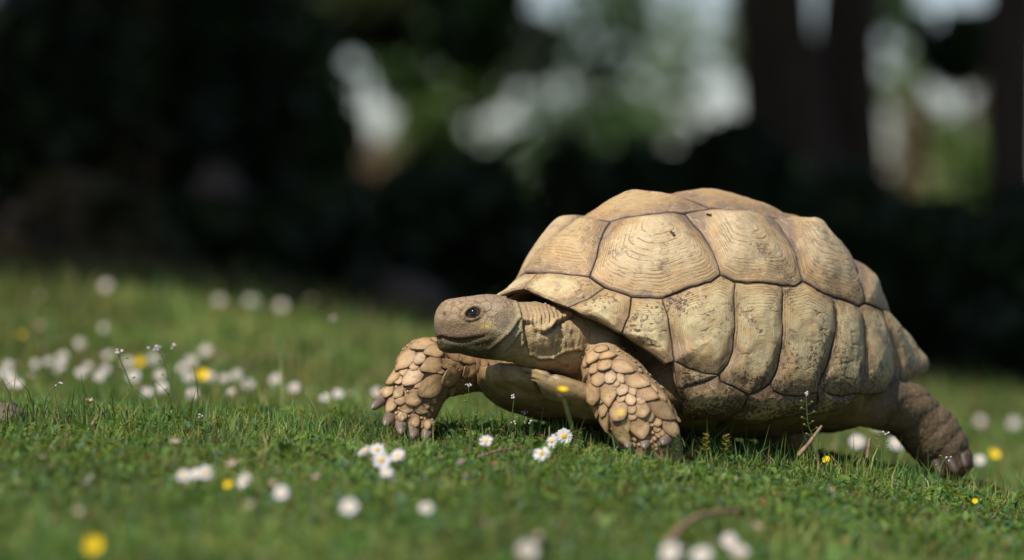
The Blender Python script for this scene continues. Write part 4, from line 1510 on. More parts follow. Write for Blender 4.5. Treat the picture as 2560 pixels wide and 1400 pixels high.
bvh = BVHTree.FromPolygons([Vector(v) for v in BV2], [list(map(int, q)) for q in BQ] + [list(map(int, t)) for t in BT])


def cast(px, py):
    """First skin point on the sight line through a pixel, with its normal."""
    d_ = Vector(ray(px, py)).normalized()
    h = bvh.ray_cast(Vector(CAM), d_)
    return (np.array(h[0]), np.array(h[1])) if h[0] is not None else (None, None)


# eyes
def sphere_np(c, r, nu=24, nv=16, sq=(1, 1, 1)):
    th = np.linspace(0, np.pi, nv + 1)[1:-1]
    ph = np.linspace(0, 2 * np.pi, nu, endpoint=False)
    T, F = np.meshgrid(th, ph, indexing='ij')
    v = np.stack([np.sin(T) * np.cos(F), np.sin(T) * np.sin(F), np.cos(T)], -1).reshape(-1, 3)
    v = np.concatenate([v, [[0, 0, 1]], [[0, 0, -1]]])
    idx = np.arange((nv - 1) * nu).reshape(nv - 1, nu)
    q = np.stack([idx[:-1], idx[1:], np.roll(idx[1:], -1, 1), np.roll(idx[:-1], -1, 1)], -1).reshape(-1, 4)
    n = (nv - 1) * nu
    t = np.concatenate([np.stack([np.full(nu, n), idx[0], np.roll(idx[0], -1)], -1), np.stack([np.full(nu, n + 1), np.roll(idx[-1], -1), idx[-1]], -1)])
    return v * np.array(sq) * r + c, t, q


m = NT('tortoise eye', 0.09, 0.5)
tint = m.n('VertexColor')
tint.layer_name = 'tint'
m.color(tint.outputs['Color'])
M_EYE = m.m
surf_p = pt(1184, 782, 0)
hit_p, hit_n = None, None
_i = np.argsort(((PP - [ex_, ey_]) ** 2).sum(1) + 1e6 * (BN[:, 1] > 0))[:12]
ec = BV[_i].mean(0)
en = BN[_i].mean(0)
en /= np.linalg.norm(en)
for sgn in (1, -1):
    cpos = ec - en * 0.0094
    nn = en.copy()
    if sgn < 0:                               # the other eye, mirrored across the head
        ax = np.array([math.sin(0.25), math.cos(0.25), 0]) * -1
        hc = pt(1190, 790, HY)
        dd = (cpos - hc) @ ax
        cpos = cpos - 2 * dd * ax
        nn = nn - 2 * (nn @ ax) * ax
    v, t, q = sphere_np(cpos, 0.0114, 40, 28)
    look = nn + np.array([-0.10, 0.0, 0.10])
    look /= np.linalg.norm(look)
    cosang = ((v - cpos) / 0.0114) @ look
    col = np.tile([0.07, 0.05, 0.04], (len(v), 1))
    col[cosang > 0.80] = [0.022, 0.013, 0.010]
    col[cosang > 0.90] = [0.004, 0.004, 0.005]
    link('eye', mesh_np('eye', v - TBASE, t, q, M_EYE, None, col), body)

# ------------------------------------------------------------------ tortoise: horny scales of the front legs, claws
m = NT('leg scale horn', 0.5, 0.35)
uvn = m.n('UVMap')
uvn.uv_map = 'uv'
sep = m.n('SeparateXYZ')
m.l(uvn.outputs[0], sep.inputs[0])
P = m.pos()
s_ = m.math('ADD', sep.outputs['Y'], m.math('MULTIPLY', m.math('SUBTRACT', m.noise(P, 70, 3), 0.5), 0.5))
b_ = m.ramp(s_, [(0.0, (0.50, 0.345, 0.185)), (0.55, (0.44, 0.285, 0.14)), (0.82, (0.34, 0.21, 0.105)), (1.0, (0.16, 0.095, 0.05))])
b_ = m.mix(m.math('MULTIPLY', m.step(m.noise(P, 55, 4, 0.7), 0.5, 0.68), 0.35), b_, (0.27, 0.19, 0.13))
b_ = m.mix(m.math('MULTIPLY', m.step(m.noise(P, 240, 2, 0.6), 0.6, 0.68), 0.5), b_, (0.14, 0.08, 0.045))
oi = m.n('ObjectInfo')
b_ = m.mix(m.math('MULTIPLY', oi.outputs['Random'], 0.42), b_, m.mix(1.0, b_, (0.62, 0.58, 0.56), 'MULTIPLY'))
m.color(b_)
m.bump(m.math('ADD', m.math('MULTIPLY', m.math('SINE', m.math('MULTIPLY', sep.outputs['Y'], 34.0)), 0.07), m.noise(P, 200, 3, 0.6)), 0.45, 0.0012)
M_SCALE = m.m
m = NT('claw horn', 0.42, 0.4)
P = m.pos()
m.color(m.ramp(m.noise(P, 40, 4, 0.6), [(0.3, (0.105, 0.072, 0.055)), (0.7, (0.23, 0.165, 0.125))]))
m.bump(m.noise(P, 160, 3), 0.3, 0.001)
M_CLAW = m.m
M_CLAWD = plain('dark claw horn', (0.055, 0.036, 0.025), 0.5, 0.3, 0.3, 60)


def scale_np(p, n, ang, L, W, H=None, tilt=0.18, nseg=22, nr=6, base=0.0017, fore=True):
    """A horny plate lying on the skin at p, pointing along the picture angle ang."""
    e1 = np.array([math.cos(ang), 0, -math.sin(ang)])
    e1 = e1 - (e1 @ n) * n
    if np.linalg.norm(e1) < 0.2:
        e1 = np.cross(n, [0, 1, 0])
    e1 /= np.linalg.norm(e1)
    e2 = np.cross(n, e1)
    if fore:                               # sizes were read off the picture: undo the foreshortening
        L = L / max(0.55, math.sqrt(1 - e1[1] ** 2))
        W = W / max(0.5, math.sqrt(1 - e2[1] ** 2))
    H = H if H is not None else 0.022 * min(L, W) + 0.0010
    t = np.linspace(0, 2 * np.pi, nseg, endpoint=False)
    if L > 1.22 * W:                       # leaf shaped: round root, drawn out tip
        cx = np.cos(t)
        hw = np.sign(np.sin(t)) * np.abs(np.sin(t)) ** np.where(cx > 0.2, 1.05, 0.72) * (1 - 0.45 * np.clip(cx + 0.05, 0, 1))
        wob = 1 + 0.03 * np.sin(3 * t + ang * 7 + L * 900)
        ox, oy = L / 2 * np.sign(cx) * np.abs(cx) ** 0.92 * wob, W / 2 * hw * 1.12 * wob
    else:                                  # many sided
        k = 6 if int(L * 1e5) % 2 else 5
        ph0 = L * 700 + ang
        a_ = (t + ph0) % (2 * np.pi / k) - np.pi / k
        rad_ = math.cos(np.pi / k) / np.cos(a_) * 0.55 + 0.45
        ox, oy = L / 2 * np.cos(t) * rad_ * 1.1, W / 2 * np.sin(t) * rad_ * 1.1
    V_, UV = [], []
    rr = np.array([0.35, 0.62, 0.80, 0.88, 0.95, 1.0]) if nr == 6 else np.linspace(0, 1, nr + 1)[1:]
    rows = [(r, base + H * (1.0 if r < 0.9 else (0.93 if r < 0.97 else 0.62)) + 0.5 * H * max(0, 0.7 - r)) for r in rr]
    c = 0.12 * L
    pts = [(c, 0.0, base + H * 1.35, 0.0)]
    for r, z in rows:
        for x, y in zip(ox, oy):
            xx = c * (1 - r) + x * r
            pts.append((xx, y * r, z + tilt * (xx / L + 0.5) ** 1.5 * min(L, W) * 0.8, r))
    for x, y in zip(ox, oy):
        pts.append((x * 0.97, y * 0.97, -0.004, 1.0))
    for x, y, z, r in pts:
        q0 = Vector(p + e1 * x + e2 * y)
        h = bvh.find_nearest(q0)
        qn = np.array(h[1])
        if qn @ n < 0.25:
            q, qn = np.array(q0), n
        else:
            q = np.array(h[0])
        nn = 0.35 * qn + 0.65 * n
        nn /= np.linalg.norm(nn)
        V_.append(q + nn * z)
        UV.append((0.5, r))
    R_ = nr + 1
    idx = 1 + np.arange(R_ * nseg).reshape(R_, nseg)
    q = np.stack([idx[:-1], idx[1:], np.roll(idx[1:], -1, 1), np.roll(idx[:-1], -1, 1)], -1).reshape(-1, 4)
    tr = np.stack([np.zeros(nseg, int), idx[0], np.roll(idx[0], -1)], -1)
    return np.array(V_), tr, q, np.array(UV)


NEAR_SC = [(430, 300, 95, 135, 92), (345, 385, 155, 125, 105), (490, 375, 105, 155, 88), (468, 475, 125, 125, 95), (270, 555, 205, 110, 98), (368, 505, 120, 95, 100),
           (405, 605, 135, 115, 100), (520, 597, 112, 118, 90), (340, 738, 235, 150, 76), (505, 772, 220, 158, 78), (648, 485, 235, 140, 33), (785, 640, 255, 128, 22),
           (900, 772, 230, 118, 20), (622, 608, 105, 85, 60), (578, 656, 72, 76, 45), (645, 716, 128, 126, 90), (746, 735, 105, 82, 70), (726, 822, 112, 104, 60),
           (822, 832, 92, 84, 10), (636, 808, 72, 84, 60), (442, 912, 145, 120, 70), (610, 935, 195, 172, 90), (836, 926, 142, 150, 45), (1040, 918, 295, 165, 25),
           (740, 912, 92, 92, 60), (742, 988, 84, 110, 45), (690, 1070, 135, 84, 85), (466, 1030, 235, 118, 66), (642, 1165, 235, 125, 56), (830, 1112, 214, 178, 80),
           (990, 1042, 100, 96, 50), (918, 992, 90, 112, 30), (1130, 1092, 215, 150, 58), (995, 1120, 62, 72, 70), (1042, 1162, 62, 66, 80), (1098, 1170, 72, 56, 85), (1005, 1178, 64, 58, 60),
           (850, 618, 140, 72, 40), (935, 706, 150, 72, 44), (1022, 781, 155, 72, 44), (1098, 871, 180, 82, 48), (1162, 971, 180, 82, 64),
           (274, 432, 115, 71, 97), (244, 665, 105, 58, 95), (286, 770, 175, 72, 76), (368, 905, 195, 92, 66), (560, 690, 60, 62, 60), (420, 800, 110, 70, 80), (930, 1060, 70, 60, 60)]
FAR_SC = [(705, 185, 285, 105, 156), (830, 145, 115, 95, 150), (895, 178, 115, 105, 150), (820, 82, 90, 62, 158), (800, 256, 195, 142, 160), (510, 360, 265, 118, 141),
          (655, 332, 135, 112, 125), (597, 416, 95, 92, 130), (382, 540, 195, 98, 121), (486, 482, 92, 92, 120), (432, 575, 92, 80, 120), (570, 548, 245, 150, 137),
          (782, 400, 245, 168, 161), (990, 290, 205, 112, 184), (1178, 330, 185, 140, 150), (1332, 295, 112, 58, 180), (985, 398, 205, 110, 172), (990, 536, 236, 178, 164),
          (765, 652, 295, 196, 155), (1312, 398, 165, 138, 130), (1178, 480, 165, 130, 148), (1440, 322, 112, 92, 120), (1450, 420, 112, 72, 130), (1302, 492, 112, 72, 140),
          (592, 772, 196, 150, 150), (442, 796, 124, 74, 170), (512, 880, 132, 82, 168), (425, 712, 124, 92, 130), (330, 690, 130, 108, 150), (272, 700, 90, 90, 150),
          (345, 852, 150, 96, 130), (462, 962, 132, 88, 110), (602, 1032, 150, 80, 95), (742, 1062, 132, 72, 100), (660, 892, 132, 80, 20), (722, 842, 62, 58, 60),
          (776, 872, 56, 52, 60), (742, 932, 56, 52, 60), (802, 782, 56, 50, 60), (992, 682, 96, 84, 60), (640, 620, 110, 62, 140), (880, 470, 80, 60, 160), (1080, 440, 90, 70, 160)]
placed = []
for k_, (tab, ox_, oy_, f_) in enumerate(((NEAR_SC, 1400, 800, 0.24286), (FAR_SC, 900, 820, 0.22857))):
    for X_, Y_, L_, W_, A_ in tab:
        px, py = ox_ + X_ * f_, oy_ + Y_ * f_
        p, n = cast(px, py)
        if p is None or (k_ == 1 and p[1] < -0.02):
            continue
        kk = (D + p[1]) * K
        placed.append((px, py, (L_ + W_) * f_ * 0.27))
        v, t, q, uv = scale_np(p, n, math.radians(A_), L_ * f_ * kk * 1.15, W_ * f_ * kk * 1.12)
        link('scale', mesh_np('scale', v - TBASE, t, q, M_SCALE, uv), body)

# small pebble scales between the big ones, too fine to pick apart
sv, st_, sq_, su, so_ = [], [], [], [], 0
r2 = np.random.default_rng(5)
for (x0, x1, y0, y1, far, rmin) in ((1450, 1705, 872, 1125, False, 4.5), (930, 1180, 850, 1100, True, 4.0)):
    for _ in range(4000):
        px, py = r2.uniform(x0, x1), r2.uniform(y0, y1)
        rad = r2.uniform(rmin - 1.2, rmin + 2.2)
        if any((px - a) ** 2 + (py - b) ** 2 < (c * 0.98 + rad * 0.9) ** 2 for a, b, c in placed):
            continue
        p, n = cast(px, py)
        if p is None:
            continue
        if far and (p[1] < -0.02 or n[1] > -0.1):
            continue
        if not far:
            ln = min(seg_dist(np.array([[px, py]]), [(1508, 865), (1560, 965), (1640, 1110)])[0], 999)
            if ln > 92 or p[1] > 0.0 or n[1] > -0.05:
                continue
        placed.append((px, py, rad * 1.25))
        kk = (D + p[1]) * K
        v, t, q, uv = scale_np(p, n, r2.uniform(0.6, 2.2), 2.6 * rad * kk, 2.4 * rad * kk, 0.0012, 0.05, 7, 2, 0.0004, False)
        sv.append(v)
        st_.append(t + so_)
        sq_.append(q + so_)
        su.append(uv)
        so_ += len(v)
link('small_scales', mesh_np('small_scales', np.concatenate(sv) - TBASE, np.concatenate(st_), np.concatenate(sq_), M_SCALE, np.concatenate(su)), body, kind='stuff')


def claw_np(b, tip, w, bend=0.1, flat=0.8):
    """Blunt curved nail from b to tip."""
    b, tip = np.array(b), np.array(tip)
    ax = tip - b
    L_ = np.linalg.norm(ax)
    ax = ax / L_
    sd_ = np.cross(ax, [0, 1, 0])
    sd_ /= np.linalg.norm(sd_)
    dp = np.cross(sd_, ax)
    nv_, ns_ = 12, 16
    V_ = []
    for t in np.linspace(-0.25, 1, nv_):
        r = w / 2 * (1.0 if t < 0.1 else (1 - ((t - 0.1) / 0.9) ** 3.4) ** 0.5 * (1 - 0.16 * t))
        c = b + ax * L_ * t - dp * bend * L_ * (t ** 2)
        for a in np.linspace(0, 2 * np.pi, ns_, endpoint=False):
            V_.append(c + sd_ * math.cos(a) * r + dp * math.sin(a) * r * flat)
    V_ = np.array(V_)
    idx = np.arange(nv_ * ns_).reshape(nv_, ns_)
    q = np.stack([idx[:-1], np.roll(idx[:-1], -1, 1), np.roll(idx[1:], -1, 1), idx[1:]], -1).reshape(-1, 4)
    return V_, q


for b, t, w in ((C6(300, 735, 0.035), C6(112, 900, 0.01), 100), (C6(365, 915, 0.02), C6(262, 1090, -0.01), 118), (C6(448, 1010, 0.01), C6(452, 1180, -0.015), 108),
                (C6(582, 1080, 0.01), C6(578, 1228, -0.012), 118), (C6(742, 1095, 0.012), C6(702, 1252, -0.005), 108)):
    v, q = claw_np(b, t, w * 1.25 * 0.22857 * PX)
    link('claw', mesh_np('claw', v - TBASE, None, q, M_CLAW), body)
    # knuckle joining nail and foot, horn covered
    p, n = cast(*proj(b - (t - b) * 0.25))
C8 = lambda X_, Y_, d: pt(1400 + X_ * 0.24286, 800 + Y_ * 0.24286, d)
for b, t, w in ((C8(1105, 1200, -0.125), C8(1050, 1300, -0.15), 150), (C8(900, 1220, -0.13), C8(860, 1340, -0.155), 130), (C8(720, 1220, -0.12), C8(690, 1330, -0.145), 120)):
    v, q = claw_np(b, t, w * 0.24286 * PX)
    link('claw', mesh_np('claw', v - TBASE, None, q, M_CLAW), body)
C5 = lambda X_, Y_, d: pt(2000 + X_ * 0.342857, 740 + Y_ * 0.342857, d)
for b, t, w in ((C5(1195, 1180, 0.305), C5(1212, 1262, 0.295), 84), (C5(1100, 1215, 0.295), C5(1150, 1300, 0.285), 92), (C5(1000, 1225, 0.29), C5(1040, 1320, 0.28), 88), (C5(1205, 1120, 0.32), C5(1245, 1185, 0.315), 74)):
    v, q = claw_np(b, t, w * 0.342857 * PX)
    link('claw', mesh_np('claw', v - TBASE, None, q, M_CLAWD), body)

# ------------------------------------------------------------------ flowers
M_PETAL = NT('daisy petal', 0.6, 0.2)
tint = M_PETAL.n('VertexColor')
tint.layer_name = 'tint'
M_PETAL.color(tint.outputs['Color'])
t_ = M_PETAL.n('BsdfTranslucent')
M_PETAL.l(tint.outputs['Color'], t_.inputs['Color'])
x_ = M_PETAL.n('MixShader')
x_.inputs[0].default_value = 0.25
M_PETAL.l(M_PETAL.b.outputs[0], x_.inputs[1])
M_PETAL.l(t_.outputs[0], x_.inputs[2])
M_PETAL.l(x_.outputs[0], [n for n in M_PETAL.t.nodes if n.bl_idname == 'ShaderNodeOutputMaterial'][0].inputs['Surface'])
M_PETAL = M_PETAL.m
M_DISC = plain('daisy centre', (0.72, 0.42, 0.02), 0.7, 0.2, 0.35, 900)
M_BUTTER = plain('buttercup petal', (0.78, 0.56, 0.012), 0.35, 0.4, 0.1, 200)
M_STEM = plain('flower stem', (0.075, 0.115, 0.035), 0.6, 0.2, 0.3, 120)
M_TWIG = plain('dry twig', (0.26, 0.165, 0.105), 0.8, 0.2, 0.45, 90)
M_POD = plain('seed pod', (0.13, 0.16, 0.05), 0.6, 0.2, 0.4, 300)
M_BLOSSOM = plain('tiny blossom', (0.55, 0.44, 0.47), 0.7, 0.2, 0.4, 500)


def petals_mesh(n, r, cup, ragged, tipcol, seed, basecol=(0.66, 0.64, 0.64)):
    """Ring of narrow petals in two layers; cup is the angle they rise above flat."""
    q_ = np.random.default_rng(seed)
    V_, Q_, T_, C_ = [], [], [], []
    for i in range(n):
        a = i / n * 2 * np.pi + q_.normal(0, 0.05)
        L = r * (1 + q_.normal(0, ragged))
        cu = cup + q_.normal(0, 0.12) + (0.12 if i % 2 else 0)
        w = r * 0.125
        rd = np.array([math.cos(a), math.sin(a), 0])
        sd = np.array([-math.sin(a), math.cos(a), 0])
        pts = []
        for t, ww in ((0.22, 0.5), (0.6, 1.0), (0.9, 0.8), (1.0, 0.25)):
            z = math.sin(cu) * L * t - 0.10 * L * t * t
            c = rd * math.cos(cu) * L * t + np.array([0, 0, z])
            pts += [c - sd * w * ww, c + sd * w * ww]
        o = len(V_)
        V_ += pts
        for j in range(3):
            Q_.append((o + 2 * j, o + 2 * j + 1, o + 2 * j + 3, o + 2 * j + 2))
        for j in range(4):
            f = (j / 3) ** 2.5
            c = np.array(basecol) * (1 - f) + np.array(tipcol) * f
            C_ += [c, c]
    return mesh_np('petals', np.array(V_), None, np.array(Q_), M_PETAL, None, np.array(C_), smooth_=False)


WHITE_T, PINK_T, FADE = (0.66, 0.63, 0.65), (0.70, 0.42, 0.50), (0.55, 0.44, 0.36)
PET_OPEN = [petals_mesh(38, 0.0110, 0.10, 0.06, WHITE_T, 1), petals_mesh(34, 0.0110, 0.22, 0.08, (0.66, 0.50, 0.57), 2), petals_mesh(42, 0.0110, 0.02, 0.09, WHITE_T, 3)]
PET_BUD = petals_mesh(26, 0.0095, 1.15, 0.08, PINK_T, 4, (0.70, 0.58, 0.58))
PET_FADE = petals_mesh(30, 0.0100, 0.75, 0.20, (0.50, 0.36, 0.28), 5, FADE)
PET_PINK = petals_mesh(22, 0.0075, 1.25, 0.1, (0.62, 0.16, 0.24), 6, (0.60, 0.28, 0.34))
v, t, q = sphere_np(np.zeros(3), 0.0040, 18, 10, (1, 1, 0.62))
v[:, 2] += 0.0008
v += 0.0003 * noise(v, 2500, 3)[:, None]
DISC = mesh_np('flower_disc', v, t, q, M_DISC)
STEM = mesh_np('stem', *tube([(0, 0, -0.05), (0.02, 0.01, 0.5), (0, 0, 1.0)], [0.0008, 0.0007, 0.0008], 6), M_STEM)
v = []
for i in range(5):
    a = i / 5 * 2 * np.pi
    rd, sd = np.array([math.cos(a), math.sin(a), 0]), np.array([-math.sin(a), math.cos(a), 0])
    for t, w, z in ((0.05, 0.1, 0), (0.55, 0.62, 0.22), (0.95, 0.60, 0.62), (1.02, 0.2, 0.72)):
        v += [rd * t * 0.0105 - sd * w * 0.0105 + np.array([0, 0, z * 0.0105]), rd * t * 0.0105 + sd * w * 0.0105 + np.array([0, 0, z * 0.0105])]
q = [(8 * i + 2 * j, 8 * i + 2 * j + 1, 8 * i + 2 * j + 3, 8 * i + 2 * j + 2) for i in range(5) for j in range(3)]
BUTTER = mesh_np('petals', np.array(v), None, np.array(q), M_BUTTER)


def aim(nrm, spin):
    return Vector(nrm).normalized().to_track_quat('Z', 'Y').to_matrix().to_4x4() @ Matrix.Rotation(spin, 4, 'Z')


def flower(px, py, kind, label, size=1.0, h=0.030, nrm=None, Y=None, behind=False):
    group = 'daisies in the lawn' if kind != 'butter' else 'yellow buttercups in the lawn'
    if Y is None:
        b = on_ground(px, py, h, behind)
    else:
        p = pt(px, py, Y)
        b = np.array([p[0], p[1], float(G(p[0], p[1]))])
        h = max(0.015, p[2] - b[2])
    o = thing('daisy' if kind != 'butter' else 'buttercup', label, 'daisy' if kind != 'butter' else 'buttercup', tuple(b), group)
    s = link('stem', STEM, o)
    s.scale = (1, 1, h)
    if nrm is None:
        nrm = (rng.normal(-0.12, 0.22), rng.normal(-0.85, 0.2), rng.uniform(0.45, 0.9))
        if kind in ('bud', 'pink', 'fade'):
            nrm = (rng.normal(0, 0.25), rng.normal(-0.3, 0.2), 1.0)
    M = Matrix.Translation((0, 0, h)) @ aim(nrm, rng.uniform(0, 6.28))
    me = {'open': PET_OPEN[int(rng.integers(0, 3))], 'bud': PET_BUD, 'fade': PET_FADE, 'pink': PET_PINK, 'butter': BUTTER}[kind]
    p = link('petals', me, o)
    p.matrix_local = M @ Matrix.Scale(size, 4)
    if kind in ('open', 'fade', 'butter'):
        d = link('flower_disc', DISC, o)
        d.matrix_local = M @ Matrix.Scale(size * (0.9 if kind == 'open' else 0.7), 4)
    return o


